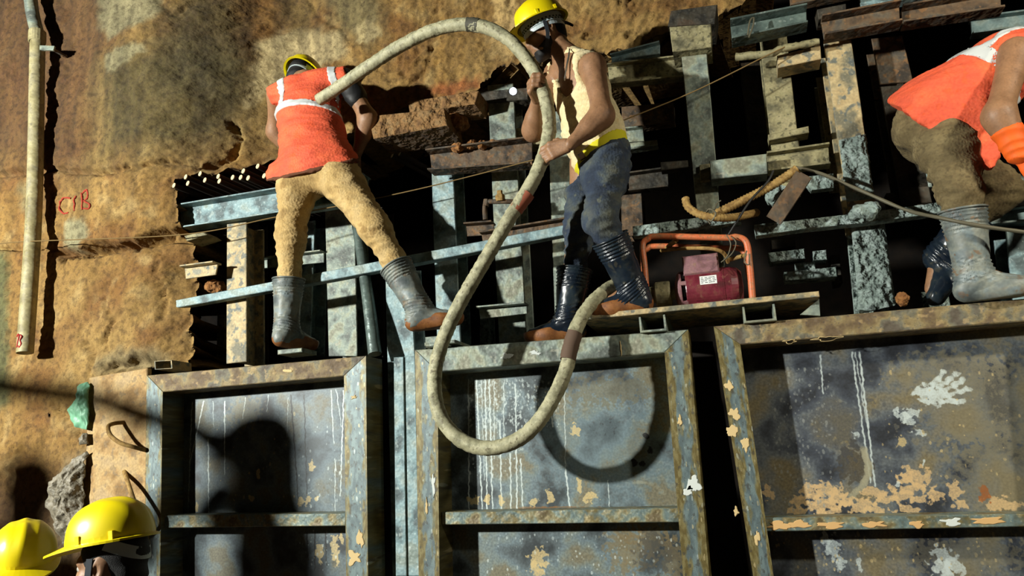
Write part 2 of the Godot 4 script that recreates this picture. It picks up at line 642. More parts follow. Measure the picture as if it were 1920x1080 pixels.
	M.muddy_boot = worn_mat(worn([Color(0.220, 0.250, 0.260), Color(0.400, 0.430, 0.420), Color(0.580, 0.580, 0.520), Color(0.500, 0.560, 0.580)], 0.014, 241, Color(0.50, 0.30, 0.14), 0.69, 0.03), 0.5, 0.0, 1.4)
	M.sole = worn_mat(worn([Color(0.360, 0.210, 0.090), Color(0.500, 0.300, 0.130), Color(0.580, 0.380, 0.190)], 0.02, 251, Color(0.34, 0.17, 0.06), 0.7, 0.05), 0.6, 0.0, 2.0)
	M.glove = mat(Color(0.93, 0.38, 0.06), 0.7)
	M.eye = mat(Color(0.7, 0.68, 0.64), 0.2)
	M.metal = mat(Color(0.75, 0.75, 0.73), 0.25, 0.9)
	# motor and rubble
	M.maroon = worn_mat(worn([Color(0.26, 0.10, 0.11), Color(0.38, 0.10, 0.16), Color(0.44, 0.15, 0.21), Color(0.46, 0.28, 0.24)], 0.014, 261, Color(0.50, 0.38, 0.30), 0.73, 0.03), 0.35, 0.0, 2.0)
	M.mauve = worn_mat(worn([Color(0.38, 0.25, 0.25), Color(0.50, 0.34, 0.37), Color(0.54, 0.40, 0.40)], 0.016, 271, Color(0.52, 0.40, 0.32), 0.7, 0.03), 0.6, 0.0, 2.0)
	M.orange_tube = worn_mat(worn([Color(0.78, 0.38, 0.22), Color(0.80, 0.42, 0.25), Color(0.60, 0.44, 0.30)], 0.02, 281, Color(0.48, 0.38, 0.26), 0.68, 0.04), 0.5, 0.0, 2.0)
	M.paper = mat(Color(0.86, 0.87, 0.86), 0.6)
	M.ink = mat(Color(0.25, 0.26, 0.28), 0.7)
	M.cable = mat(Color(0.09, 0.085, 0.075), 0.6)
	M.green = mat(Color(0.45, 0.66, 0.53), 0.5)
	M.sack = worn_mat(worn([Color(0.300, 0.280, 0.230), Color(0.460, 0.430, 0.360), Color(0.580, 0.550, 0.490)], 0.02, 291, Color(0.4, 0.35, 0.27), 0.7, 0.04), 0.6, 0.0, 1.6, coarse, 0.6)
	M.clod = worn_mat(worn([Color(0.34, 0.20, 0.09), Color(0.52, 0.34, 0.17), Color(0.62, 0.44, 0.24)], 0.03, 301, Color(0.66, 0.52, 0.34), 0.7, 0.05), 1.0, 0.0, 2.0, coarse, 1.0)
	M.ground = worn_mat(worn([Color(0.17, 0.12, 0.07), Color(0.27, 0.19, 0.11), Color(0.33, 0.25, 0.16)], 0.02, 311, Color(0.3, 0.26, 0.2), 0.7, 0.05), 0.95, 0.0, 0.8, coarse, 1.0)
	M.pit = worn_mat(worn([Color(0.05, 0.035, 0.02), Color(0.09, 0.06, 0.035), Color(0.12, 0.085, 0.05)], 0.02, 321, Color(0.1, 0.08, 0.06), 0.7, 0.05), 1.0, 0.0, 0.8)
	var r := mat(Color.WHITE, 0.92)
	r.vertex_color_use_as_albedo = true
	r.albedo_texture = worn([Color(0.62, 0.60, 0.57), Color(0.86, 0.85, 0.84), Color(1, 1, 1), Color(1, 1, 1)], 0.03, 331, Color(0.45, 0.42, 0.4), 0.74, 0.09)
	r.uv1_triplanar = true
	r.uv1_world_triplanar = true
	r.uv1_scale = Vector3.ONE * 1.7
	r.normal_enabled = true
	r.normal_texture = bumps(0.05, 9, 7.0, 4)
	r.normal_scale = 0.4
	M.rock = r


# ---------------------------------------------------------------- the painted wear of one shutter panel
class Canvas:
	var w: int
	var h: int
	var d: PackedByteArray
	var n := FastNoiseLite.new()

	func _init(ww: int, hh: int) -> void:
		w = ww
		h = hh
		d.resize(w * h * 3)
		n.frequency = 0.03
		n.fractal_octaves = 4

	func ground(cols: Array, sd: int, freq: float) -> void:
		var a := FastNoiseLite.new()
		a.seed = sd
		a.frequency = freq
		a.fractal_octaves = 5
		var da := a.get_image(w, h).get_data()
		a.seed = sd + 1
		a.frequency = 0.12
		var db := a.get_image(w, h).get_data()
		var g := Gradient.new()
		g.offsets = PackedFloat32Array(range(cols.size()).map(func(i): return float(i) / (cols.size() - 1)))
		g.colors = PackedColorArray(cols)
		var lut := []
		for i in 256:
			lut.append(g.sample(clampf((i / 255.0 - 0.2) / 0.6, 0.0, 1.0)))
		var j := 0
		for i in w * h:
			var q: Color = lut[da[i]]
			var v := 0.82 + 0.36 * db[i] / 255.0
			d[j] = int(minf(q.r * v, 1.0) * 255.0)
			d[j + 1] = int(minf(q.g * v, 1.0) * 255.0)
			d[j + 2] = int(minf(q.b * v, 1.0) * 255.0)
			j += 3

	func dab(x: int, y: int, c: Color, a: float) -> void:
		if x < 0 or y < 0 or x >= w or y >= h:
			return
		var j := (y * w + x) * 3
		d[j] = int(lerpf(d[j], c.r * 255.0, a))
		d[j + 1] = int(lerpf(d[j + 1], c.g * 255.0, a))
		d[j + 2] = int(lerpf(d[j + 2], c.b * 255.0, a))

	# ragged spot
	func blob(cx: float, cy: float, rx: float, ry: float, c: Color, a := 0.9, rag := 0.8) -> void:
		for y in range(int(cy - ry * 1.8), int(cy + ry * 1.8) + 1):
			for x in range(int(cx - rx * 1.8), int(cx + rx * 1.8) + 1):
				var e := Vector2((x - cx) / rx, (y - cy) / ry).length() + rag * n.get_noise_2d(x * 1.6, y * 1.6)
				if e < 1.0:
					dab(x, y, c, a * clampf((1.0 - e) * 6.0, 0.0, 1.0) * (0.85 + 0.3 * n.get_noise_2d(x * 6.0, y * 6.0)))

	func stroke(x0: float, y0: float, x1: float, y1: float, wd: float, c: Color, a := 0.8, taper := 0.0) -> void:
		var len := Vector2(x1 - x0, y1 - y0).length()
		var steps := int(len) + 1
		for i in steps + 1:
			var t := float(i) / steps
			var wob := 1.4 * n.get_noise_2d(x0 * 3.0, i * 1.5) * 2.0
			var cx := lerpf(x0, x1, t) + wob
			var cy := lerpf(y0, y1, t)
			var r := wd * (1.0 - taper * t) * (0.8 + 0.5 * n.get_noise_2d(i * 3.0, x0))
			for y in range(int(cy - r), int(cy + r) + 1):
				for x in range(int(cx - r - 1), int(cx + r + 2)):
					var e := Vector2(x - cx, y - cy).length()
					if e < r + 0.7:
						dab(x, y, c, a * clampf(r + 0.7 - e, 0.0, 1.0) * 0.6)

	func texture() -> ImageTexture:
		return ImageTexture.create_from_image(Image.create_from_data(w, h, false, Image.FORMAT_RGB8, d))


# ---------------------------------------------------------------- the place
func flood_light(at: Vector3, to: Vector3, c: Color, energy: float, size: float, angle: float, label: String) -> void:
	var o := thing("work_lamp", Vector3(at.x, 0, at.z), label, "lamp")
	var f := (to - at).normalized()
	var r := f.cross(Vector3.UP).normalized()
	var u := r.cross(f)
	var st := begin()
	bar(st, at - f * 0.16, at - f * 0.03, 0.26, 0.30, u)
	put(done(st), "housing", M.get("black", mat(Color(0.05, 0.05, 0.05))), o)
	st = begin()
	bar(st, at - f * 0.03, at - f * 0.02, 0.22, 0.26, u)
	var gm := mat(Color(1, 1, 1), 0.4)
	gm.emission_enabled = true
	gm.emission = c
	gm.emission_energy_multiplier = 2.0
	put(done(st), "lamp_glass", gm, o)
	st = begin()
	var top := at - f * 0.1 - u * 0.14
	bar(st, top, Vector3(top.x, 0.6, top.z), 0.03, 0.03, Vector3.RIGHT)
	put(done(st), "mast", M.get("black", mat(Color(0.05, 0.05, 0.05))), o)
	for i in 3:
		st = begin()
		var a := TAU * i / 3.0 + 0.5
		bar(st, Vector3(top.x, 0.7, top.z), Vector3(top.x + cos(a) * 0.45, 0.0, top.z + sin(a) * 0.45), 0.025, 0.025)
		put(done(st), "leg", M.get("black", mat(Color(0.05, 0.05, 0.05))), o)
	var l := SpotLight3D.new()
	l.name = "lamp_beam"
	o.add_child(l)
	l.look_at_from_position(at + f * 0.02, at + f, Vector3.UP)
	l.spot_angle = angle
	l.spot_angle_attenuation = 0.6
	l.spot_range = 30.0
	l.spot_attenuation = 2.0
	l.light_color = c
	l.light_energy = energy
	l.light_size = size
	l.shadow_enabled = true


# ---------------------------------------------------------------- ground, earth face, back of the cutting
func rock_z(x: float, y: float) -> float:
	var t := smoothstep(-3.1, -2.2, x + 0.1 * (y - 2.5))
	var z := lerpf(-0.05, -0.50, t)
	z -= 0.10 * smoothstep(2.6, 4.4, y) * t
	z += 0.05 * N1.get_noise_2d(x * 0.9, y * 0.9)
	return z


# how far the broken edge strays from its outline
func ragged(p: Vector2) -> Vector2:
	return Vector2(N2.get_noise_2d(p.x * 8.0, p.y * 8.0), N2.get_noise_2d(p.y * 8.0 + 40.0, p.x * 8.0)) * 0.028


func rock_relief(x: float, y: float) -> float:
	var lumps := N2.get_noise_2d(x * 5.0, y * 5.0)
	var crumb := N2.get_noise_2d(x * 22.0 + 9.0, y * 22.0)
	var rough := smoothstep(-0.1, 0.5, N1.get_noise_2d(x * 1.7 + 30.0, y * 1.7)) + smoothstep(-2.2, -1.4, x)
	return rock_z(x, y) + 0.018 * lumps + (0.003 + 0.011 * rough) * crumb + 0.02 * rough * absf(N1.get_noise_2d(x * 7.0, y * 7.0 + 50.0))


func on_rock(px: float, py: float) -> Vector3:
	var w := P(px, py, -0.2)
	for i in 6:
		w = P(px, py, rock_z(w.x, w.y))
	return w


func flat2(pts: Array) -> PackedVector2Array:
	var r := PackedVector2Array()
	for q in pts:
		var w := on_rock(q[0], q[1])
		r.append(Vector2(w.x, w.y))
	return r


func line_distance(p: Vector2, l: PackedVector2Array) -> float:
	var d := 1e9
	for i in l.size() - 1:
		d = minf(d, p.distance_to(Geometry2D.get_closest_point_to_segment(p, l[i], l[i + 1])))
	return d


func area_of(l: PackedVector2Array, grow: float) -> Rect2:
	var r := Rect2(l[0], Vector2.ZERO)
	for p in l:
		r = r.expand(p)
	return r.grow(grow)


# how deep inside the outline: 1 inside, fading out over soft
func inside(p: Vector2, poly: PackedVector2Array, soft: float) -> float:
	var d := line_distance(p, poly)
	d = minf(d, p.distance_to(Geometry2D.get_closest_point_to_segment(p, poly[poly.size() - 1], poly[0])))
	var s := d if Geometry2D.is_point_in_polygon(p, poly) else -d
	return clampf(0.5 + s / soft, 0.0, 1.0)


func build_setting() -> void:
	org = Vector3.ZERO
	var st := begin()
	block(st, Vector3(-7, -0.3, -4.5), Vector3(5, 0.0, 6), 0.01)
	tag(put(done(st), "ground", M.ground, self), "trodden bare earth at the foot of the shuttering", "", "", "structure")
	st = begin()
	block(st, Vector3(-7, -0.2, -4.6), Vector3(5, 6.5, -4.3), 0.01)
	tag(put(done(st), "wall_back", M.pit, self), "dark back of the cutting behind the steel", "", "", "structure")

	# the cut earth face: everything left of and above the opening that holds the steel
	var edge := flat2([[-1100, -260], [1480, -260], [1440, -30], [1396, 4], [1330, 40], [1268, 60], [1232, 66], [1195, 96], [1110, 100], [1010, 112], [935, 128], [905, 160], [895, 176], [845, 184], [775, 196], [720, 222], [640, 262], [560, 292], [500, 304], [455, 314], [400, 326], [345, 330], [326, 340], [330, 372], [338, 420], [338, 442], [372, 446], [370, 500], [366, 560], [363, 610], [361, 672], [350, 684], [255, 690], [235, 720], [235, 1500], [-1100, 1500]])
	var cracks := [
		[flat2([[-20, 330], [110, 318], [178, 325], [250, 314], [330, 303], [400, 312], [436, 298], [450, 258], [430, 225]]), 0.013, 0.045],
		[flat2([[360, 318], [400, 308], [430, 296], [448, 268], [438, 250], [426, 222]]), 0.009, 0.04],
		[flat2([[120, 478], [200, 466], [270, 454], [340, 436]]), 0.030, 0.11],
		[flat2([[-20, 467], [60, 468], [150, 472]]), 0.010, 0.03],
		[flat2([[110, 492], [160, 476], [260, 460]]), 0.01, 0.03],
		[flat2([[295, 0], [330, 30], [345, 18]]), 0.012, 0.02],
		[flat2([[190, 560], [215, 600], [196, 640], [206, 668]]), 0.010, 0.03],
		[flat2([[250, 330], [262, 352], [256, 372]]), 0.006, 0.02],
		[flat2([[300, 470], [292, 520], [310, 560], [300, 600]]), 0.008, 0.025],
		[flat2([[700, 120], [730, 150], [760, 140], [800, 160]]), 0.010, 0.03],
		[flat2([[100, 760], [140, 800], [165, 850]]), 0.012, 0.03],
		[flat2([[580, 0], [600, 35], [640, 52], [655, 78]]), 0.012, 0.02],
		[flat2([[760, 165], [800, 128], [810, 90]]), 0.012, 0.03],
		[flat2([[120, 90], [116, 300]]), 0.01, 0.0],
		[flat2([[15, 470], [18, 660]]), 0.01, 0.02],
		[flat2([[160, 640], [175, 670], [168, 700]]), 0.012, 0.03],
		[flat2([[200, 690], [250, 682], [300, 690]]), 0.03, 0.06]]
	# outline, colour, softness, strength: what the earth is made of and stained with
	var patches := [
		[flat2([[-700, -260], [215, -260], [225, 60], [190, 150], [180, 230], [150, 330], [-700, 260]]), Color(0.088, 0.044, 0.019), 0.35, 0.88],
		[flat2([[185, 120], [480, 80], [490, 190], [450, 260], [330, 290], [185, 300]]), Color(0.10, 0.085, 0.038), 0.25, 0.92],
		[flat2([[290, 20], [440, -40], [470, 80], [400, 180], [310, 160]]), Color(0.075, 0.066, 0.036), 0.2, 0.8],
		[flat2([[445, -60], [530, -60], [550, 60], [480, 140], [455, 90]]), Color(0.17, 0.085, 0.022), 0.12, 0.8],
		[flat2([[178, -60], [312, -60], [296, 20], [270, 46], [205, 72], [188, 50]]), Color(0.25, 0.24, 0.17), 0.05, 0.97],
		[flat2([[200, 104], [262, 78], [268, 94], [240, 116], [208, 142], [198, 128]]), Color(0.28, 0.27, 0.19), 0.03, 0.97],
		[flat2([[484, 74], [520, 64], [560, 54], [640, 60], [655, 100], [600, 130], [540, 148], [500, 176], [458, 200], [452, 190], [470, 150]]), Color(0.45, 0.39, 0.26), 0.05, 0.97],
		[flat2([[590, -30], [700, -40], [720, 40], [690, 90], [640, 60]]), Color(0.16, 0.145, 0.085), 0.12, 0.85],
		[flat2([[668, 50], [700, 38], [712, 62], [690, 82], [670, 76]]), Color(0.42, 0.37, 0.24), 0.03, 0.8],
		[flat2([[500, -30], [580, -30], [600, 60], [540, 70]]), Color(0.085, 0.065, 0.028), 0.12, 0.7],
		[flat2([[820, 160], [900, 140], [900, 170], [800, 184]]), Color(0.30, 0.10, 0.035), 0.05, 0.8],
		[flat2([[925, -80], [968, -80], [966, 110], [920, 112]]), Color(0.50, 0.37, 0.19), 0.015, 0.95],
		[flat2([[120, 434], [138, 408], [160, 414], [164, 440], [146, 464], [118, 462]]), Color(0.28, 0.29, 0.22), 0.03, 0.9],
		[flat2([[30, 350], [70, 330], [76, 390], [40, 400]]), Color(0.20, 0.19, 0.12), 0.06, 0.7],
		[flat2([[180, 668], [230, 650], [310, 660], [330, 700], [180, 700]]), Color(0.24, 0.21, 0.14), 0.06, 0.8],
		[flat2([[-40, 470], [14, 470], [20, 760], [-40, 780]]), Color(0.10, 0.13, 0.07), 0.06, 0.85],
		[flat2([[-40, 900], [160, 880], [200, 1100], [-40, 1100]]), Color(0.11, 0.065, 0.035), 0.3, 0.9],
		[flat2([[120, 860], [160, 845], [165, 1000], [100, 1080], [95, 930]]), Color(0.24, 0.20, 0.14), 0.06, 0.6]]
	var marks := [flat2([[135, 373], [122, 372], [113, 382], [112, 393], [120, 401], [130, 399]]), flat2([[142, 368], [140, 396]]), flat2([[152, 362], [155, 394]]), flat2([[154, 362], [163, 356], [164, 370], [156, 376], [166, 382], [166, 391], [157, 391]])]
	var areas := patches.map(func(q): return area_of(q[0], q[2]))
	var crack_areas := cracks.map(func(q): return area_of(q[0], 0.15))
	var g := 0.0145
	var x0 := -5.6
	var y0 := 0.0
	var nx := int((0.45 - x0) / g)
	var ny := int(5.0 / g)
	var id := PackedInt32Array()
	id.resize((nx + 1) * (ny + 1))
	id.fill(-1)
	var V := PackedVector3Array()
	var C := PackedColorArray()
	var I := PackedInt32Array()
	var ok := PackedByteArray()
	ok.resize(nx * ny)
	for j in ny:
		for i in nx:
			var p := Vector2(x0 + (i + 0.5) * g, y0 + (j + 0.5) * g)
			p += ragged(p)
			# a low margin of the wall stays hidden behind the shutters
			if p.y < 0.02 or Geometry2D.is_point_in_polygon(p, edge):
				ok[j * nx + i] = 1
	for j in ny + 1:
		for i in nx + 1:
			var used := false
			for q in [[0, 0], [-1, 0], [0, -1], [-1, -1]]:
				var a: int = i + q[0]
				var b: int = j + q[1]
				if a >= 0 and b >= 0 and a < nx and b < ny and ok[b * nx + a]:
					used = true
			if not used:
				continue
			var x := x0 + i * g
			var y := y0 + j * g
			var p := Vector2(x, y)
			var z := rock_relief(x, y)
			var lumps := N2.get_noise_2d(x * 5.0, y * 5.0)
			var crumb := N2.get_noise_2d(x * 22.0 + 9.0, y * 22.0)
			var warm := N1.get_noise_2d(x * 1.1 + 7.0, y * 0.8)
			var col := Color(0.255, 0.155, 0.05).lerp(Color(0.33, 0.225, 0.092), clampf(0.5 + warm, 0, 1))
			col = col.lerp(Color(0.20, 0.10, 0.03), clampf(N2.get_noise_2d(x * 2.3, y * 2.3 + 80.0) * 1.6, 0.0, 0.8))
			col = col.lerp(Color(0.42, 0.32, 0.165), clampf(N2.get_noise_2d(x * 4.0 + 55.0, y * 4.0) * 2.0 - 0.45, 0.0, 0.7))
			var run := N2.get_noise_2d(x * 9.0, y * 0.7 + 13.0)
			for k in patches.size():
				if areas[k].has_point(p):
					var pp: Vector2 = p + Vector2(N2.get_noise_2d(x * 8.0, y * 8.0 + 5.0), N2.get_noise_2d(x * 8.0 + 25.0, y * 8.0)) * 0.035
					col = col.lerp(patches[k][1] * (1.0 + 0.25 * run), inside(pp, patches[k][0], patches[k][2]) * patches[k][3])
			col = Color(col.r * 0.93, col.g * 0.84, col.b * 0.62)
			if y > 2.6:
				col = col * (1.0 + 0.45 * run * smoothstep(2.6, 3.2, y))
			for k in cracks.size():
				if crack_areas[k].has_point(p):
					var d: float = line_distance(p + Vector2(N2.get_noise_2d(x * 15.0, y * 15.0), N2.get_noise_2d(x * 15.0, y * 15.0 + 33.0)) * 0.02, cracks[k][0])
					var wdt: float = cracks[k][1] * (1.0 + 0.8 * N2.get_noise_2d(x * 6.0 + 3.0, y * 6.0))
					z -= cracks[k][2] * clampf(1.4 - d / wdt, 0.0, 1.0)
			id[j * (nx + 1) + i] = V.size()
			var on_edge := false
			if i > 0 and j > 1 and i < nx and j < ny:
				on_edge = not (ok[j * nx + i] and ok[j * nx + i - 1] and ok[(j - 1) * nx + i] and ok[(j - 1) * nx + i - 1])
			if on_edge:
				# pull the stepped border onto the outline itself
				var best := 1e9
				var to := p
				var pr := p + ragged(p)
				for k in edge.size():
					var cp := Geometry2D.get_closest_point_to_segment(pr, edge[k], edge[(k + 1) % edge.size()])
					if cp.distance_squared_to(pr) < best:
						best = cp.distance_squared_to(pr)
						to = cp
				if sqrt(best) < 0.03:
					x += to.x - pr.x
					y += to.y - pr.y
			V.append(Vector3(x + 0.006 * lumps, y + 0.006 * crumb, z))
			C.append(Color(col.r, col.g, col.b))
	var front := V.size()
	for j in ny:
		for i in nx:
			if not ok[j * nx + i]:
				continue
			var a := id[j * (nx + 1) + i]
			var b := id[j * (nx + 1) + i + 1]
			var c := id[(j + 1) * (nx + 1) + i + 1]
			var d := id[(j + 1) * (nx + 1) + i]
			I.append_array(PackedInt32Array([a, c, b, a, d, c]))
	# the broken edge goes back into the cutting
	var rim := {}
	for j in ny:
		for i in nx:
			if not ok[j * nx + i]:
				continue
			for q in [[-1, 0, 0, 0, 0, 1], [1, 0, 1, 1, 1, 0], [0, -1, 1, 0, 0, 0], [0, 1, 0, 1, 1, 1]]:
				var a: int = i + q[0]
				var b: int = j + q[1]
				if a >= 0 and b >= 0 and a < nx and b < ny and not ok[b * nx + a]:
					var e0 := id[(j + q[3]) * (nx + 1) + i + q[2]]
					var e1 := id[(j + q[5]) * (nx + 1) + i + q[4]]
					var ring := []
					for e in [e0, e1]:
						if not rim.has(e):
							var s: int = V.size()
							for k in 3:
								var v := V[e]
								v.z -= 0.10 * (k + 1) + 0.10 * k * k
								v.x -= q[0] * (0.12 * (k + 1) + 0.06 * k * k if q[0] > 0 else 0.035 * (k + 1))
								v.y -= q[1] * 0.02 * (k + 1)
								v.x += 0.03 * N2.get_noise_3d(v.x * 9.0, v.y * 9.0, v.z * 9.0)
								v.y += 0.05 * N2.get_noise_3d(v.x * 9.0 + 20.0, v.y * 9.0, v.z * 9.0)
								V.append(v)
								C.append(C[e])
							rim[e] = s
						ring.append(rim[e])
					var p0 := e0
					var p1 := e1
					for k in 3:
						I.append_array(PackedInt32Array([p0, p1, ring[1] + k, p0, ring[1] + k, ring[0] + k]))
						p0 = ring[0] + k
						p1 = ring[1] + k
	var NN := PackedVector3Array()
	NN.resize(V.size())
	for t in range(0, I.size(), 3):
		var n := (V[I[t + 2]] - V[I[t]]).cross(V[I[t + 1]] - V[I[t]])
		NN[I[t]] += n
		NN[I[t + 1]] += n
		NN[I[t + 2]] += n
	for i in NN.size():
		NN[i] = NN[i].normalized()
	var w := put(arrays(V, NN, I, C), "wall_left", M.rock, self)
	for k in marks:
		var path := []
		for p in k:
			path.append(Vector3(p.x, p.y, 0.0))
		var fine := PackedVector3Array()
		for p in spline(path, 0.012):
			fine.append(Vector3(p.x, p.y, rock_relief(p.x, p.y) + 0.001))
		put(tube(fine, 0.0062, 0.005, 7, 0.0, 0.01, 0.004), "red_paint_stroke", M.red_paint, w)
	tag(w, "rough cut earth face, ochre with pale plaster patches and red paint marks", "", "", "structure")


# ---------------------------------------------------------------- three steel shutters
func down_to(a: Vector3, b: Vector3, y: float) -> Vector3:
	return a + (b - a) * ((y - a.y) / (b.y - a.y))


func shutter(out: Array, inn: Array, shelf: Array, paint: Callable, label: String, frame_mat: Material, rim_mat: Material) -> Node3D:
	# out, inn: outer and inner corners of the frame, top left, top right, bottom right, bottom left
	var o := PZ(out, 0.0)
	var n := PZ(inn, 0.0)
	var y := 0.04
	var ol := down_to(o[0], o[3], y)
	var orr := down_to(o[1], o[2], y)
	var il := down_to(n[0], n[3], y)
	var ir := down_to(n[1], n[2], y)
	il.x = maxf(il.x, ol.x + 0.05)
	ir.x = minf(ir.x, orr.x - 0.05)
	var root := thing("steel_shutter", Vector3((ol.x + orr.x) / 2, 0, -0.08), label, "shutter", "steel shutters in a row")
	var st := begin()
	prism(st, PackedVector3Array([o[0], o[1], n[1], n[0]]), 0.16, 0.004)
	put(done(st), "top_rail", rim_mat, root)
	stile(root, o[0], n[0], il, ol, frame_mat)
	stile(root, n[1], o[1], orr, ir, frame_mat)
	st = begin()
	prism(st, PackedVector3Array([il + Vector3(0, 0.07, -0.005), ir + Vector3(0, 0.07, -0.005), ir + Vector3(0, 0, -0.005), il + Vector3(0, 0, -0.005)]), 0.15, 0.004)
	put(done(st), "bottom_rail", M.rim, root)
	var s := PZ(shelf, -0.025)
	for k in 2:
		st = begin()
		var dn := Vector3(0, -0.62 * k, 0)
		prism(st, PackedVector3Array([s[0] + dn, s[1] + dn, s[2] + dn, s[3] + dn]), 0.13, 0.003)
		put(done(st), "stiffener", M.rim if k else M.frame, root)
	# the sheet at the back
	var x0 := minf(o[0].x, ol.x) + 0.03
	var x1 := maxf(o[1].x, orr.x) - 0.03
	var y1 := minf(o[0].y, o[1].y) - 0.02
	var cv := Canvas.new(720, 700)
	var to := func(px: float, py: float) -> Vector2:
		var w := P(px, py, -0.15)
		return Vector2((w.x - x0) / (x1 - x0) * cv.w, (y1 - w.y) / (y1 - 0.92) * cv.h)
	paint.call(cv, to)
	st = begin()
	var z := -0.15
	var q := [Vector3(x0, y, z), Vector3(x1, y, z), Vector3(x1, y1, z), Vector3(x0, y1, z)]
	for t in [[0, 2, 1], [0, 3, 2]]:
		for e in t:
			st.set_uv(Vector2((q[e].x - x0) / (x1 - x0), (y1 - q[e].y) / (y1 - 0.92)))
			st.add_vertex(q[e] - org)
	var bk := []
	for e in q:
		bk.append(e + Vector3(0, 0, -0.012))
	st.set_uv(Vector2(0.5, 0.5))
	quad(st, bk[1], bk[0], bk[3], bk[2])
	for i in 4:
		quad(st, bk[i], bk[(i + 1) % 4], q[(i + 1) % 4], q[i])
	var pm := mat(Color.WHITE, 0.52, 0.1)
	pm.albedo_texture = cv.texture()
	put(done(st), "face_sheet", pm, root)
	return root


# a solid upright with texture running across (u) and down (v) its face
func stile(root: Node, a: Vector3, b: Vector3, c: Vector3, d: Vector3, m: Material) -> void:
	var st := begin()
	var v := (a.y - d.y) / 1.4
	var ve := (a.y - b.y) / 1.4
	var bk := Vector3(0, 0, -0.16)
	var faces := [[d, c, b, a, [0.0, v], [1.0, v], [1.0, ve], [0.0, 0.0]], [c, c + bk, b + bk, b, [0.98, v], [0.9, v], [0.9, ve], [0.98, ve]], [d + bk, d, a, a + bk, [0.1, v], [0.02, v], [0.02, 0.0], [0.1, 0.0]], [c + bk, d + bk, a + bk, b + bk, [0.3, v], [0.6, v], [0.6, 0.0], [0.3, 0.0]], [a, b, b + bk, a + bk, [0.3, 0.0], [0.6, 0.0], [0.6, 0.05], [0.3, 0.05]]]
	for f in faces:
		for t in [[0, 2, 1], [0, 3, 2]]:
			for k in t:
				st.set_uv(Vector2(f[4 + k][0], f[4 + k][1]))
				st.add_vertex(f[k] - org)
	put(done(st), "stile", m, root)


# worn paint of the uprights: ochre rust along both edges, blue grey mill scale between, dried mortar
func stile_material(sd: int, rust := 0.0) -> StandardMaterial3D:
	var cv := Canvas.new(96, 1024)
	var n := noise(0.012, sd, 4)
	for y in cv.h:
		for x in cv.w:
			var u := (x + 0.5) / cv.w
			var w := n.get_noise_2d(x * 2.2, y * 0.8)
			var edge := smoothstep(0.16, 0.36, absf(u - 0.5) + 0.30 * w + 0.04 + rust)
			var q := Color(0.36, 0.42, 0.43).lerp(Color(0.46, 0.53, 0.53), clampf(0.5 + 1.6 * n.get_noise_2d(x * 3.0 + 300, y * 1.6), 0, 1))
			var ochre := Color(0.41, 0.355, 0.18).lerp(Color(0.53, 0.485, 0.31), clampf(0.5 + 1.8 * n.get_noise_2d(x * 4.0, y * 2.0 + 700), 0, 1))
			q = q.lerp(ochre, edge)
			q = q.lerp(Color(0.25, 0.24, 0.22), clampf(n.get_noise_2d(x * 3.0 + 90, y * 2.4 + 50) * 2.6 - 0.7, 0.0, 0.6))
			cv.dab(x, y, q * (0.9 + 0.2 * n.get_noise_2d(x * 30.0, y * 30.0)), 1.0)
	rng.seed = sd
	for k in 70:
		var s := rng.randf_range(1.0, 5.0)
		cv.blob(rng.randf() * cv.w, rng.randf() * cv.h, s * 0.8, s * rng.randf_range(1.0, 2.4), Color(0.74, 0.68, 0.52) if k % 3 else Color(0.75, 0.78, 0.76), rng.randf_range(0.3, 0.85), 0.9)
	for k in 8:
		var x := rng.randf() * cv.w
		var y := rng.randf() * cv.h
		cv.stroke(x, y, x + rng.randf_range(-4, 4), y + rng.randf_range(40, 140), 0.9, Color(0.70, 0.72, 0.68), 0.5, 0.5)
	var m := mat(Color.WHITE, 0.5, 0.2)
	m.albedo_texture = cv.texture()
	return m


const CREAM := Color(0.80, 0.70, 0.48)
const WHITE := Color(0.76, 0.80, 0.79)


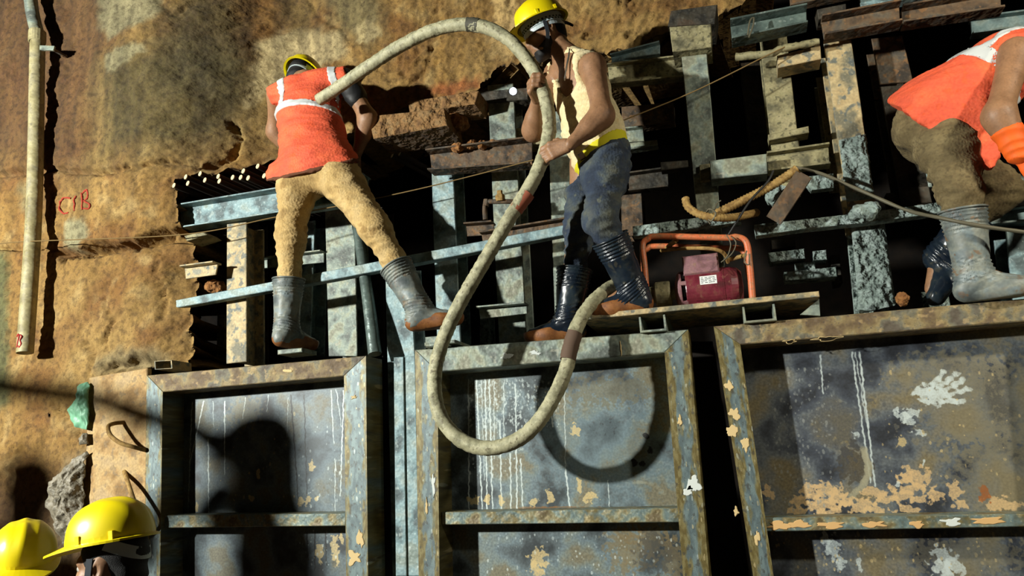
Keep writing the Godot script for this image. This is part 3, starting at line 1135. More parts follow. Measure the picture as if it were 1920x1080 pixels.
func paint_a(cv: Canvas, to: Callable) -> void:
	cv.ground([Color(0.14, 0.16, 0.17), Color(0.24, 0.28, 0.30), Color(0.32, 0.37, 0.39), Color(0.36, 0.39, 0.38), Color(0.35, 0.34, 0.28)], 301, 0.007)
	var p: Vector2 = to.call(590, 860)
	cv.blob(p.x, p.y, 90, 170, Color(0.40, 0.46, 0.49), 0.4, 1.2)
	p = to.call(460, 770)
	cv.blob(p.x, p.y, 60, 50, Color(0.5, 0.45, 0.33), 0.5, 1.2)
	for s in [[360, 754, 352, 966, 2.0], [382, 752, 356, 868, 2.4], [421, 752, 421, 890, 2.6], [390, 823, 391, 962, 2.6], [399, 752, 400, 800, 1.4], [460, 745, 455, 785, 1.5], [503, 740, 500, 772, 1.5], [620, 732, 626, 832, 2.0], [630, 730, 640, 800, 1.6], [644, 732, 638, 930, 2.4], [628, 860, 628, 965, 1.6], [540, 745, 538, 820, 1.2]]:
		var a: Vector2 = to.call(s[0], s[1])
		var b: Vector2 = to.call(s[2], s[3])
		cv.stroke(a.x, a.y, b.x, b.y, s[4], WHITE, 0.75, 0.3)
	for s in [[545, 740, 560, 950, 3.0], [570, 740, 575, 930, 2.4], [610, 1000, 612, 1060, 3.0], [575, 1000, 578, 1050, 3.5], [590, 1000, 590, 1070, 3.0]]:
		var a: Vector2 = to.call(s[0], s[1])
		var b: Vector2 = to.call(s[2], s[3])
		cv.stroke(a.x, a.y, b.x, b.y, s[4], Color(0.10, 0.11, 0.11), 0.6, 0.4)
	for s in [[584, 876, 7, 15], [564, 940, 10, 9], [576, 938, 8, 10], [594, 934, 5, 7], [368, 952, 5, 10], [484, 890, 5, 12], [470, 935, 7, 8], [600, 1035, 12, 18], [628, 1030, 10, 30], [640, 1010, 6, 10]]:
		var a: Vector2 = to.call(s[0], s[1])
		cv.blob(a.x, a.y, s[2] * 1.3, s[3] * 1.3, CREAM, 0.85, 1.0)
	specks(cv, to, [560, 800, 640, 1070], 60, WHITE)
	specks(cv, to, [350, 760, 560, 960], 40, CREAM)


func paint_b(cv: Canvas, to: Callable) -> void:
	cv.ground([Color(0.18, 0.21, 0.22), Color(0.31, 0.35, 0.36), Color(0.40, 0.46, 0.48), Color(0.44, 0.48, 0.46), Color(0.44, 0.42, 0.34)], 311, 0.006)
	var p: Vector2 = to.call(1130, 840)
	cv.blob(p.x, p.y, 190, 110, Color(0.36, 0.44, 0.47), 0.5, 1.2)
	p = to.call(1150, 730)
	cv.blob(p.x, p.y, 170, 40, Color(0.42, 0.37, 0.25), 0.55, 1.2)
	for s in [[1180, 1030, 60, 60], [1220, 1010, 50, 50], [1260, 1050, 30, 70]]:
		var a: Vector2 = to.call(s[0], s[1])
		cv.blob(a.x, a.y, s[2], s[3], Color(0.50, 0.42, 0.27), 0.6, 1.1)
	p = to.call(1225, 1040)
	cv.blob(p.x, p.y, 40, 50, Color(0.24, 0.25, 0.25), 0.6, 1.1)
	specks(cv, to, [878, 712, 1050, 800], 420, WHITE)
	specks(cv, to, [880, 712, 980, 900], 240, WHITE)
	for s in [[878, 711, 879, 955, 2.4], [893, 711, 904, 955, 2.4], [902, 715, 908, 900, 1.6], [909, 711, 913, 955, 2.6], [917, 711, 923, 955, 2.6], [926, 711, 926, 860, 1.6], [937, 790, 940, 955, 2.4], [945, 712, 944, 830, 1.6], [956, 850, 958, 955, 2.4], [966, 720, 969, 955, 2.6], [976, 860, 980, 955, 2.4], [1058, 733, 1060, 880, 1.4], [1060, 880, 1067, 951, 2.6], [1032, 760, 1036, 800, 3.0], [1140, 900, 1142, 950, 1.6]]:
		var a: Vector2 = to.call(s[0], s[1])
		var b: Vector2 = to.call(s[2], s[3])
		cv.stroke(a.x, a.y, b.x, b.y, s[4], WHITE, 0.8, 0.1)
	for s in [[1078, 806, 9, 14], [888, 938, 14, 8], [913, 936, 7, 9], [1000, 944, 10, 8], [1031, 931, 8, 14], [1107, 932, 14, 10], [1085, 910, 5, 14], [940, 940, 6, 14], [1009, 1048, 20, 20], [1006, 1068, 15, 14]]:
		var a: Vector2 = to.call(s[0], s[1])
		cv.blob(a.x, a.y, s[2] * 1.35, s[3] * 1.35, CREAM, 0.9, 1.0)
	for s in [[1040, 952, 60, 4], [1000, 952, 60, 4], [1090, 953, 80, 4]]:
		var a: Vector2 = to.call(s[0], s[1])
		cv.blob(a.x, a.y, s[2], s[3], Color(0.48, 0.33, 0.17), 0.7, 0.8)
	for s in [[1211, 817], [1219, 843], [1204, 869], [1189, 867]]:
		var a: Vector2 = to.call(s[0], s[1])
		cv.blob(a.x, a.y, 8, 9, Color(0.03, 0.03, 0.03), 0.9, 0.6)
	for k in 14:
		var t := k / 13.0
		var a: Vector2 = to.call(1190 + 55 * t, 905 - 10 * sin(t * 3.0) + 22 * t)
		cv.blob(a.x, a.y, 7, 4, Color(0.6, 0.6, 0.52), 0.35, 1.0)
	specks(cv, to, [880, 1000, 1270, 1078], 120, WHITE)


func paint_c(cv: Canvas, to: Callable) -> void:
	cv.ground([Color(0.16, 0.17, 0.19), Color(0.25, 0.27, 0.30), Color(0.36, 0.38, 0.39), Color(0.42, 0.41, 0.37), Color(0.45, 0.41, 0.31)], 321, 0.006)
	for s in [[1860, 760, 170, 130], [1780, 700, 130, 60], [1880, 880, 120, 120], [1800, 1040, 150, 40]]:
		var a: Vector2 = to.call(s[0], s[1])
		cv.blob(a.x, a.y, s[2], s[3], Color(0.48, 0.45, 0.36), 0.55, 0.9)
	var p: Vector2 = to.call(1600, 870)
	cv.blob(p.x, p.y, 40, 50, Color(0.24, 0.21, 0.16), 0.7, 0.8)
	p = to.call(1560, 790)
	cv.blob(p.x, p.y, 90, 90, Color(0.22, 0.24, 0.28), 0.5, 1.1)
	for s in [[1537, 666, 1543, 738, 2.4], [1597, 660, 1632, 905, 2.6], [1603, 660, 1634, 850, 1.8], [1611, 660, 1640, 912, 2.6], [1732, 862, 1731, 875, 2.5]]:
		var a: Vector2 = to.call(s[0], s[1])
		var b: Vector2 = to.call(s[2], s[3])
		cv.stroke(a.x, a.y, b.x, b.y, s[4], WHITE, 0.7, 0.2)
	# the thick trowelled arc
	for k in 26:
		var t := k / 25.0
		var a: Vector2 = to.call(lerpf(1619, 1632, sin(t * 2.2)) - 34.0 * t * t * t, lerpf(842, 930, t))
		cv.blob(a.x, a.y, 9, 8, Color(0.62, 0.60, 0.50), 0.6, 0.5)
	# flung mortar along the stiffener
	for s in [[1520, 925, 22, 20], [1500, 940, 16, 12], [1545, 920, 26, 16], [1540, 945, 40, 16], [1570, 930, 18, 20], [1585, 938, 14, 12], [1495, 958, 18, 10], [1640, 925, 26, 12], [1615, 950, 24, 14], [1660, 935, 20, 10], [1700, 900, 16, 14], [1716, 895, 26, 20], [1706, 915, 34, 10], [1690, 930, 18, 14], [1728, 938, 22, 8], [1756, 930, 14, 10], [1788, 920, 12, 16], [1800, 946, 14, 8], [1440, 924, 10, 14], [1700, 955, 20, 8], [1876, 945, 26, 14], [1640, 955, 20, 10], [1555, 960, 30, 8]]:
		var a: Vector2 = to.call(s[0], s[1])
		cv.blob(a.x, a.y, s[2] * 1.25, s[3] * 1.25, Color(0.80, 0.67, 0.48), 0.9, 1.1)
	for s in [[1845, 925, 9, 16]]:
		var a: Vector2 = to.call(s[0], s[1])
		cv.blob(a.x, a.y, s[2] * 1.3, s[3] * 1.3, Color(0.58, 0.32, 0.14), 0.9, 0.8)
	for s in [[1683, 910, 5, 6], [1690, 780, 14, 10], [1707, 775, 12, 10], [1708, 788, 10, 8], [1677, 768, 7, 5], [1768, 1040, 14, 16], [1760, 1062, 16, 14], [1790, 1062, 14, 18], [1776, 1076, 16, 14], [1560, 1028, 12, 24], [1575, 1052, 8, 14], [1548, 1012, 8, 16], [1610, 1056, 4, 12], [1604, 815, 6, 6], [1690, 828, 9, 8], [1720, 812, 10, 6]]:
		var a: Vector2 = to.call(s[0], s[1])
		cv.blob(a.x, a.y, s[2] * 1.3, s[3] * 1.3, WHITE if s[1] != 828 else CREAM, 0.85, 1.1)
	# a hand has left its print in wet cement: palm, four fingers, thumb
	for s in [[1740, 738, 20, 18], [1752, 744, 20, 17], [1730, 733, 16, 12]]:
		var a: Vector2 = to.call(s[0], s[1])
		cv.blob(a.x, a.y, s[2] * 1.3, s[3] * 1.3, WHITE, 0.8, 0.9)
	for s in [[1758, 728, 1792, 700], [1765, 735, 1806, 712], [1768, 743, 1815, 729], [1765, 753, 1803, 752], [1745, 728, 1770, 696]]:
		var a: Vector2 = to.call(s[0], s[1])
		var b: Vector2 = to.call(s[2], s[3])
		for k in 12:
			var c := a.lerp(b, k / 11.0)
			cv.blob(c.x, c.y, 7.5, 7, WHITE, 0.6, 1.0)
	specks(cv, to, [1440, 690, 1560, 960], 240, Color(0.55, 0.56, 0.54))
	specks(cv, to, [1430, 1000, 1900, 1075], 120, CREAM)
	specks(cv, to, [1640, 690, 1915, 900], 60, CREAM)


func specks(cv: Canvas, to: Callable, r: Array, n: int, c: Color) -> void:
	for k in n:
		var a: Vector2 = to.call(rng.randf_range(r[0], r[2]), rng.randf_range(r[1], r[3]))
		var s := rng.randf_range(1.0, 3.2)
		cv.blob(a.x, a.y, s, s * rng.randf_range(0.8, 2.0), c, rng.randf_range(0.3, 0.8), 0.7)


# a thin crust of dried mortar stuck on the steel
func crust(parent: Node, px: float, py: float, z: float, rx: float, ry: float, m: Material) -> void:
	var c := P(px, py, z)
	var pts := PackedVector3Array()
	for i in 30:
		var a := TAU * i / 30.0
		var r := 0.72 + 0.5 * N3.get_noise_3d(cos(a) * 0.9 + px, sin(a) * 0.9, py) + 0.10 * N3.get_noise_3d(cos(a) * 4.0, sin(a) * 4.0 + px, py)
		pts.append(c + Vector3(cos(a) * rx * r, sin(a) * ry * r, 0.003))
	var st := begin()
	prism(st, pts, 0.004, 0.002)
	put(done(st), "mortar_crust", m, parent)


func build_shutters() -> void:
	var cream := mat(Color(0.80, 0.70, 0.5), 0.85)
	var white := mat(Color(0.80, 0.82, 0.80), 0.85)
	var a := shutter([[275, 704], [686, 667], [690, 1080], [270, 1080]], [[305, 735], [645, 705], [649, 1080], [300, 1080]], [[306, 966], [648, 962], [648, 986], [306, 990]], paint_a, "leftmost steel shutter, its sheet crossed by a broad blurred shadow", stile_material(21, -0.14), M.rim)
	crust(a, 664, 1046, 0.0, 0.05, 0.035, cream)
	crust(a, 676, 1010, 0.0, 0.02, 0.05, cream)
	crust(a, 540, 695, 0.0, 0.03, 0.012, cream)
	crust(a, 664, 745, 0.0, 0.02, 0.012, cream)
	var b := shutter([[778, 656], [1290, 618], [1330, 1080], [785, 1080]], [[820, 697], [1246, 661], [1281, 1080], [824, 1080]], [[828, 960], [1274, 952], [1275, 979], [828, 984]], paint_b, "middle steel shutter behind the hanging loop of hose", stile_material(22), M.grey)
	crust(b, 1300, 908, 0.0, 0.04, 0.045, white)
	crust(b, 1292, 920, 0.0, 0.025, 0.025, white)
	crust(b, 813, 905, 0.0, 0.012, 0.06, white)
	crust(b, 800, 950, 0.0, 0.01, 0.04, cream)
	crust(b, 1164, 652, 0.0, 0.006, 0.05, cream)
	crust(b, 950, 668, 0.0, 0.03, 0.02, white)
	crust(b, 1005, 662, 0.0, 0.035, 0.014, white)
	crust(b, 1275, 790, 0.0, 0.012, 0.03, cream)
	var c := shutter([[1338, 612], [2010, 552], [2060, 1080], [1412, 1080]], [[1388, 646], [1960, 599], [2005, 1080], [1432, 1080]], [[1424, 971], [2000, 962], [2001, 986], [1425, 997]], paint_c, "right steel shutter with a white hand print and lumps of mortar on its sheet", stile_material(23), M.rim)
	for q in [[1366, 722, 0.02, 0.025], [1378, 776, 0.03, 0.03], [1372, 810, 0.03, 0.028], [1396, 832, 0.02, 0.04], [1420, 1010, 0.012, 0.03], [1381, 960, 0.012, 0.02], [1550, 634, 0.07, 0.012], [1480, 640, 0.03, 0.01]]:
		crust(c, q[0], q[1], 0.0, q[2], q[3], cream)
	for q in [[1500, 984, 0.05, 0.018], [1560, 984, 0.06, 0.016], [1640, 983, 0.05, 0.015], [1720, 982, 0.03, 0.016], [1460, 986, 0.05, 0.022], [1850, 976, 0.06, 0.015]]:
		crust(c, q[0], q[1], -0.025, q[2], q[3], mat(Color(0.80, 0.64, 0.42), 0.85))
	crust(c, 1786, 978, -0.025, 0.045, 0.02, white)


# ---------------------------------------------------------------- steel behind the shutters
# quad: top left, top right, bottom right, bottom left, sighted on the plane z of its front face
func h_post(q: Array, z: float, m: Material, label: String, deep := 0.16, called := "steel_post", drop := 0.0) -> Node3D:
	var p := PZ(q, z)
	if drop != 0.0:
		p[2] = down_to(p[1], p[2], p[2].y - drop)
		p[3] = down_to(p[0], p[3], p[3].y - drop)
	var root := thing(called, (p[2] + p[3]) / 2 - Vector3(0, 0, deep / 2), label, "post", "upright steel sections in the opening")
	var st := begin()
	prism(st, p.duplicate(), 0.012, 0.003)
	put(done(st), "front_flange", m, root)
	st = begin()
	var back := PackedVector3Array()
	for v in p:
		back.append(v - Vector3(0, 0, deep - 0.012))
	prism(st, back, 0.012, 0.003)
	put(done(st), "rear_flange", m, root)
	st = begin()
	var t := (p[0] + p[1]) / 2
	var b := (p[2] + p[3]) / 2
	var w := Vector3(0.006, 0, -0.0119)
	prism(st, PackedVector3Array([t + Vector3(-0.006, 0, -0.0119), t + w, b + w, b + Vector3(-0.006, 0, -0.0119)]), deep - 0.0238, 0.0005)
	put(done(st), "web", m, root)
	return root


# a lying channel or joist: web sighted on plane z, a lip standing forward along its top and its foot
func channel(q: Array, z: float, m: Material, label: String, lip := 0.05, called := "steel_channel", group := "lying steel sections in the opening", tops := true, feet := true) -> Node3D:
	var p := PZ(q, z)
	var root := thing(called, (p[2] + p[3]) / 2, label, "beam", group)
	var st := begin()
	prism(st, p.duplicate(), 0.008, 0.002)
	put(done(st), "web", m, root)
	for k in 2:
		if (k == 0 and not tops) or (k == 1 and not feet):
			continue
		var a := p[0] if k == 0 else p[3]
		var b := p[1] if k == 0 else p[2]
		var f := Vector3(0, 0, lip)
		var th := Vector3(0, 0.009, 0)
		st = begin()
		prism(st, PackedVector3Array([a + f, b + f, b + f + th, a + f + th]), lip + 0.03, 0.002)
		put(done(st), "lip", m, root)
	return root


func plate(q: Array, z: float, depth: float, m: Material, label: String, called := "steel_plate", category := "plate", group := "", bev := 0.003) -> MeshInstance3D:
	var p := PZ(q, z)
	var c := Vector3.ZERO
	for v in p:
		c += v / p.size()
	org = Vector3(c.x, c.y, z - depth / 2)
	var st := begin()
	prism(st, p, depth, bev)
	var o := put(done(st), called, m, self)
	tag(o, label, category, group)
	return o


func build_steel() -> void:
	# uprights, left to right
	h_post([[425, 420], [462, 416], [462, 678], [424, 682]], -0.2, M.tan, "tan and blue stained steel post, leftmost in the opening")
	h_post([[407, 590], [421, 590], [421, 682], [405, 684]], -0.56, M.olive, "narrow tan steel post end close behind the leftmost post", 0.1)
	h_post([[546, 418], [590, 413], [581, 662], [540, 662]], -0.55, M.blue, "pale blue steel post showing beside the left boot of the worker in the vest")
	h_post([[609, 395], [664, 390], [670, 668], [616, 668]], -0.48, M.grey, "grey steel post between the legs of the worker in the vest, half in his shadow")
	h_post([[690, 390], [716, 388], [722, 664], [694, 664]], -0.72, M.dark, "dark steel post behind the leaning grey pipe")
	h_post([[722, 500], [768, 496], [778, 672], [726, 674]], -0.20, M.blue, "pale blue steel post between the left and middle shutters", 0.14, "steel_post", 1.9)
	h_post([[808, 290], [848, 286], [864, 662], [820, 664]], -0.30, M.blue, "bright blue steel post below the left end of the brown channel")
	h_post([[914, 160], [962, 156], [988, 652], [936, 654]], -0.38, M.grey, "grey-green post with rusty patches, behind the rusty elbow pipe")
	h_post([[900, 585], [916, 585], [918, 655], [899, 655]], -0.55, M.splat, "thin speckled post stub left of the foot of the grey-green post", 0.1)
	h_post([[1026, 210], [1070, 206], [1064, 640], [1042, 640]], -0.46, M.grey, "pale steel post directly behind the hose and the man in the tank top")
	h_post([[1164, 366], [1203, 362], [1207, 440], [1166, 444]], -0.6, M.rust, "short rusty post stub right of the blue jeans", 0.12)
	h_post([[1276, 86], [1324, 82], [1363, 560], [1322, 563]], -0.32, M.grey, "broad grey-green post carrying the square bearing block")
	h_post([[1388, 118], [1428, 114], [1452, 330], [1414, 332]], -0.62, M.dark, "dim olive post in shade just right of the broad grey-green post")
	h_post([[1424, 70], [1475, 66], [1506, 348], [1454, 352]], -0.36, M.olive, "mottled tan post under the top joist with the wire loop")
	h_post([[1530, 145], [1562, 142], [1592, 345], [1560, 347]], -0.55, M.olive, "olive post edge showing left of the tall cement splashed post", 0.12)
	var lp := h_post([[1544, 78], [1596, 74], [1647, 418], [1595, 426]], -0.27, M.tan, "upper length of the tall post, tan with blue stains above grey cement")
	cement_coat(lp, [[1573, 262], [1624, 250], [1640, 372], [1588, 378]], -0.266)
	var lq := h_post([[1596, 420], [1658, 412], [1680, 572], [1612, 588]], -0.27, M.splat, "lower length of the tall post, wholly coated in grey cement")
	cement_coat(lq, [[1597, 424], [1658, 416], [1679, 570], [1612, 584]], -0.266)
	h_post([[1634, 72], [1692, 66], [1712, 152], [1650, 158]], -0.44, M.rust, "short brown post under the long rusty channel at the top right")
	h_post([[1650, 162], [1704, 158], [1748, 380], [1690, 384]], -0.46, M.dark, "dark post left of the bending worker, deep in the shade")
	h_post([[1886, 432], [1950, 424], [1962, 575], [1902, 580]], -0.30, M.blue, "blue and rust post right of the bending worker's boot", 0.16, "steel_post", 1.9)
	h_post([[1736, 540], [1776, 538], [1784, 582], [1744, 584]], -0.45, M.splat, "cement splashed post stub by the raised dark boot", 0.1, "steel_post", 1.9)
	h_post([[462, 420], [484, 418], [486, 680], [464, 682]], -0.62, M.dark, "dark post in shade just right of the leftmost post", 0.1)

	# lying members
	channel([[338, 392], [690, 334], [690, 380], [340, 434]], -0.22, M.blue, "long blue-grey channel under the bundle of bars", 0.06)
	channel([[338, 374], [515, 344], [515, 362], [339, 392]], -0.42, M.dark, "olive joist edge between the bundle of bars and the blue-grey channel", 0.03)
	plate([[328, 563], [640, 503], [1062, 421], [1062, 439], [640, 521], [330, 577]], -0.13, 0.05, M.blue, "long slanting blue-grey ledger crossing behind both workers' legs", "steel_ledger", "beam")
	plate([[1186, 424], [1388, 397], [1390, 416], [1187, 443]], -0.19, 0.06, M.splat, "cement splashed ledger right of the knees of the man in the tank top", "steel_ledger", "beam")
	plate([[1414, 421], [1500, 412], [1640, 396], [1766, 378], [1768, 398], [1640, 415], [1500, 430], [1417, 442]], -0.17, 0.06, M.splat, "cement crusted ledger crossing the tall post", "steel_ledger", "beam")
	channel([[346, 503], [408, 495], [404, 515], [348, 523]], -0.12, M.tan, "short angle end resting on the edge of the earth face", 0.04, "steel_angle", "short steel packing pieces", true, false)
	plate([[345, 442], [380, 434], [388, 440], [350, 452]], -0.08, 0.12, M.olive, "small wooden strip below the left end of the blue-grey channel", "timber_strip", "timber")
	channel([[491, 488], [607, 474], [607, 492], [494, 503]], -0.48, M.grey, "grey angle crossing behind the left knee of the worker in the vest", 0.04, "steel_angle", "short steel packing pieces", true, false)
	channel([[898, 580], [988, 572], [988, 588], [900, 598]], -0.28, M.grey, "grey angle across the foot of the grey-green post", 0.045, "steel_angle", "short steel packing pieces", true, false)
	channel([[874, 424], [926, 420], [926, 440], [876, 443]], -0.26, M.rust, "rusty angle just below the elbow pipe", 0.04, "steel_angle", "short steel packing pieces", true, false)
	channel([[903, 440], [1062, 414], [1062, 432], [905, 453]], -0.20, M.rust, "rusty channel lying on the slanting ledger behind the hose", 0.035, "steel_channel", "lying steel sections in the opening", true, false)
	channel([[806, 290], [998, 267], [998, 314], [810, 326]], -0.20, M.rust, "brown channel with clods on it, left of the lower hand on the hose", 0.06)
	plate([[918, 244], [1030, 236], [1034, 268], [920, 278]], -0.48, 0.10, M.olive, "pale bearing block behind the upper arm holding the hose", "bearing_block", "block")
	plate([[898, 172], [990, 164], [990, 186], [900, 192]], -0.36, 0.12, M.dark, "dark ledge plate behind the glowing hand lamp", "steel_plate", "plate")
	plate([[765, 190], [897, 170], [890, 195], [768, 211]], -0.22, 0.18, M.timber, "upper earth stained timber board under the earth overhang", "timber_board", "timber")
	plate([[690, 218], [833, 203], [838, 235], [700, 260]], -0.20, 0.22, M.timber, "lower earth stained timber board, beside the elbow of the worker in the vest", "timber_board", "timber")
	channel([[1140, 126], [1298, 108], [1300, 146], [1142, 162]], -0.46, M.olive, "dim olive beam behind the shoulder of the man in the tank top", 0.03)
	channel([[1146, 108], [1237, 84], [1238, 112], [1148, 124]], -0.5, M.blue, "dull blue channel end above the dim olive beam", 0.03)
	plate([[1165, 200], [1262, 191], [1264, 227], [1167, 241]], -0.62, 0.08, M.rust, "dim brown plate behind the cream tank top", "steel_plate", "plate")
	channel([[1165, 246], [1206, 242], [1208, 264], [1166, 268]], -0.62, M.grey, "small dim angle right of the yellow waistband", 0.03, "steel_angle", "short steel packing pieces", true, false)
	channel([[1180, 268], [1232, 262], [1234, 276], [1182, 284]], -0.6, M.grey, "small dim angle one step below and right of the yellow waistband", 0.03, "steel_angle", "short steel packing pieces", false, true)
	channel([[1178, 330], [1252, 320], [1254, 354], [1180, 362]], -0.6, M.dark, "dim channel right of the jeans pocket", 0.04)
	plate([[1238, 304], [1300, 299], [1300, 312], [1239, 319]], -0.34, 0.06, M.dark, "thin dark bar butting the left side of the broad grey-green post", "steel_bar", "bar")
	plate([[1330, 301], [1437, 288], [1439, 325], [1333, 336]], -0.22, 0.10, M.grey, "bright grey plate across the broad grey-green post", "steel_plate", "plate")
	plate([[1311, 309], [1331, 306], [1332, 338], [1313, 341]], -0.30, 0.06, M.olive, "olive packing piece at the left end of the bright grey plate", "packing_piece", "block")
	channel([[1438, 293], [1554, 276], [1556, 312], [1440, 326]], -0.32, M.olive, "olive channel right of the bright grey plate", 0.04)
	plate([[1500, 332], [1563, 325], [1564, 351], [1522, 356]], -0.30, 0.05, M.splat, "cement splashed plate end below the olive channel", "steel_plate", "plate")
	plate([[1440, 252], [1516, 236], [1517, 248], [1442, 263]], -0.30, 0.08, M.olive, "flat bar across the mottled tan post", "steel_bar", "bar")
	plate([[1446, 266], [1498, 260], [1500, 286], [1448, 291]], -0.42, 0.06, M.dark, "dim packing block under the flat bar of the mottled tan post", "packing_piece", "block")
	var j := channel([[1370, 50], [1512, 22], [1513, 54], [1373, 84]], -0.22, M.steelpipe, "top joist with a loop of wire hung over it", 0.06)
	put(tube(spline([P(1402, 66, -0.13), P(1406, 40, -0.14), P(1413, 33, -0.15), P(1412, 48, -0.14), P(1404, 70, -0.13)], 0.01), 0.004, 0.004, 8), "wire_loop", M.wire, j)
	plate([[1457, 104], [1538, 84], [1540, 110], [1459, 127]], -0.24, 0.10, M.tan, "pale timber block below the top joist", "timber_block", "timber")
	channel([[1540, 42], [1686, 14], [1688, 50], [1545, 76]], -0.20, M.rust, "brown channel at the head of the tall post", 0.055)
	channel([[1690, 22], [1876, -10], [1878, 24], [1691, 52]], -0.24, M.rust, "long rusty channel along the top right", 0.05)
	plate([[1531, 12], [1586, 6], [1587, 28], [1535, 36]], -0.40, 0.1, M.dark, "dark block on top of the brown channel", "packing_piece", "block")
	channel([[1612, -4], [1760, -30], [1762, -4], [1614, 18]], -0.42, M.blue, "dark blue channel at the very top, above the brown channel", 0.03)
	channel([[1480, -10], [1610, -36], [1611, -10], [1482, 16]], -0.34, M.rust, "reddish channel at the top edge, above the top joist", 0.03)
	channel([[1820, 40], [1960, 22], [1962, 50], [1822, 68]], -0.45, M.blue, "shiny blue channel above the back of the bending worker", 0.03)
	channel([[1836, 404], [1960, 386], [1962, 416], [1848, 426]], -0.32, M.blue, "blue channel right of the bending worker's knee", 0.04)
	plate([[1662, 362], [1742, 352], [1744, 384], [1666, 392]], -0.55, 0.06, M.dark, "dim plate behind the wire, right of the tall post", "steel_plate", "plate")
	plate([[1690, 292], [1740, 286], [1744, 318], [1694, 322]], -0.5, 0.08, M.dark, "dim block beside the thigh of the bending worker", "packing_piece", "block")
	plate([[1700, 326], [1744, 322], [1748, 350], [1706, 354]], -0.46, 0.06, M.splat, "small speckled block below the dim block by the bending worker", "packing_piece", "block")
	# the pile of small packing plates seen deep between the posts
	var pk := [[[1440, 474], [1508, 466], [1510, 484], [1444, 491], -0.5, "grey packing plate, topmost of the small pile right of the motor"], [[1524, 471], [1550, 468], [1551, 486], [1525, 488], -0.52, "square packing plate at the right of the topmost plate in the small pile"], [[1490, 494], [1528, 490], [1530, 506], [1492, 508], -0.5, "short packing plate in the middle of the small pile"], [[1470, 510], [1568, 500], [1570, 518], [1472, 526], -0.45, "widest packing plate, lowest of the small pile right of the motor"], [[1556, 480], [1574, 476], [1580, 530], [1566, 534], -0.6, "narrow upright packing piece at the right of the small pile"], [[1445, 450], [1490, 444], [1492, 462], [1447, 468], -0.6, "dim packing block just above the small pile"]]
	for k in pk:
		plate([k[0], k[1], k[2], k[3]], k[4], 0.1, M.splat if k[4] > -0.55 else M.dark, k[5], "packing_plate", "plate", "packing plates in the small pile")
	plate([[1255, 50], [1333, 45], [1334, 88], [1261, 97]], -0.26, 0.16, M.olive, "square bearing block on the head of the broad grey-green post", "bearing_block", "block")
	plate([[1258, 20], [1345, 8], [1340, 44], [1252, 49]], -0.40, 0.2, M.dark, "dark timber packed between the earth and the square bearing block", "timber_block", "timber")
	# yellow pole over the pale timber
	org = P(1380, 107, -0.2)
	tag(put(tube(spline([P(1380, 107, -0.22), P(1450, 100, -0.19), P(1460, 93, -0.19), P(1536, 78, -0.19)], 0.02), 0.019, 0.015, 12, 0.0, 0.01, 0.006), "wooden_pole", M.olive, self), "yellowish crooked pole lying over the pale timber block", "pole")
	# steel tube by the far knee of the bending worker
	org = P(1860, 310, -0.2)
	tag(put(tube(spline([P(1855, 305, -0.22), P(1960, 368, -0.18)], 0.05), 0.02, 0.02, 14), "steel_tube", M.steelpipe, self), "grey steel tube sloping down beside the bending worker's knee", "tube")
	# leaning pipe behind the worker in the vest
	org = P(703, 660, -0.1)
	tag(put(tube(spline([P(655, 340, -0.34), P(672, 440, -0.25), P(690, 560, -0.15), P(703, 664, -0.10)], 0.04), 0.024, 0.033, 18), "steel_pipe", M.steelpipe, self), "grey steel pipe leaning up behind the legs of the worker in the vest", "pipe")
	# twin sections between the left and middle shutters
	channel([[738, 670], [756, 669], [762, 1080], [742, 1080]], -0.10, M.blue, "wet blue section in the gap between left and middle shutter, left of two", 0.005, "steel_section", "pair of upright sections in the gap", false, false)
	channel([[757, 669], [778, 667], [786, 1080], [763, 1080]], -0.11, M.blue, "wet blue section in the gap between left and middle shutter, right of two", 0.005, "steel_section", "pair of upright sections in the gap", false, false)
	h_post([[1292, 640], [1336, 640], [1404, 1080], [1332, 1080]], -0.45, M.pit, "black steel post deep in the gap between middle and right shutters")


# lumpy dried cement on the face of a post
func cement_coat(root: Node3D, q: Array, z: float) -> void:
	var p := PZ(q, z)
	org = root.position
	var V := PackedVector3Array()
	var NN := PackedVector3Array()
	var I := PackedInt32Array()
	var nu := 14
	var nv := 34
	for j in nv + 1:
		for i in nu + 1:
			var u := float(i) / nu
			var v := float(j) / nv
			var w := p[0].lerp(p[1], u).lerp(p[3].lerp(p[2], u), v)
			var e := 1.0 if i > 0 and i < nu and j > 0 and j < nv else 0.0
			w.z += e * (0.006 + 0.009 * N2.get_noise_3d(w.x * 40.0, w.y * 40.0, 0.0)) - (1.0 - e) * 0.004
			w.x += 0.006 * N2.get_noise_2d(w.y * 45.0, i * 3.0)
			V.append(w - org)
			NN.append(Vector3.ZERO)
	for j in nv:
		for i in nu:
			var a := j * (nu + 1) + i
			I.append_array(PackedInt32Array([a, a + 1, a + nu + 2, a, a + nu + 2, a + nu + 1]))
	for t in range(0, I.size(), 3):
		var n := (V[I[t + 2]] - V[I[t]]).cross(V[I[t + 1]] - V[I[t]])
		for k in 3:
			NN[I[t + k]] += n
	for i in NN.size():
		NN[i] = NN[i].normalized()
	put(arrays(V, NN, I), "cement_coat", M.splat, root)


# ---------------------------------------------------------------- loose things
func rod(a: Vector3, b: Vector3, r: float, label: String, group: String) -> void:
	var o := thing("reinforcing_bar", a, label, "bar", group)
	put(tube(PackedVector3Array([a, a.lerp(b, 0.5), b]), r, r, 12), "shaft", M.rebar_dark, o)
	var d := (b - a).normalized()
	put(lathe(a - d * 0.004, d, [[0.0, 0.0], [r * 0.96, 0.0], [r * 0.96, 0.004]], 14), "cut_end", M.rebar_end, o)


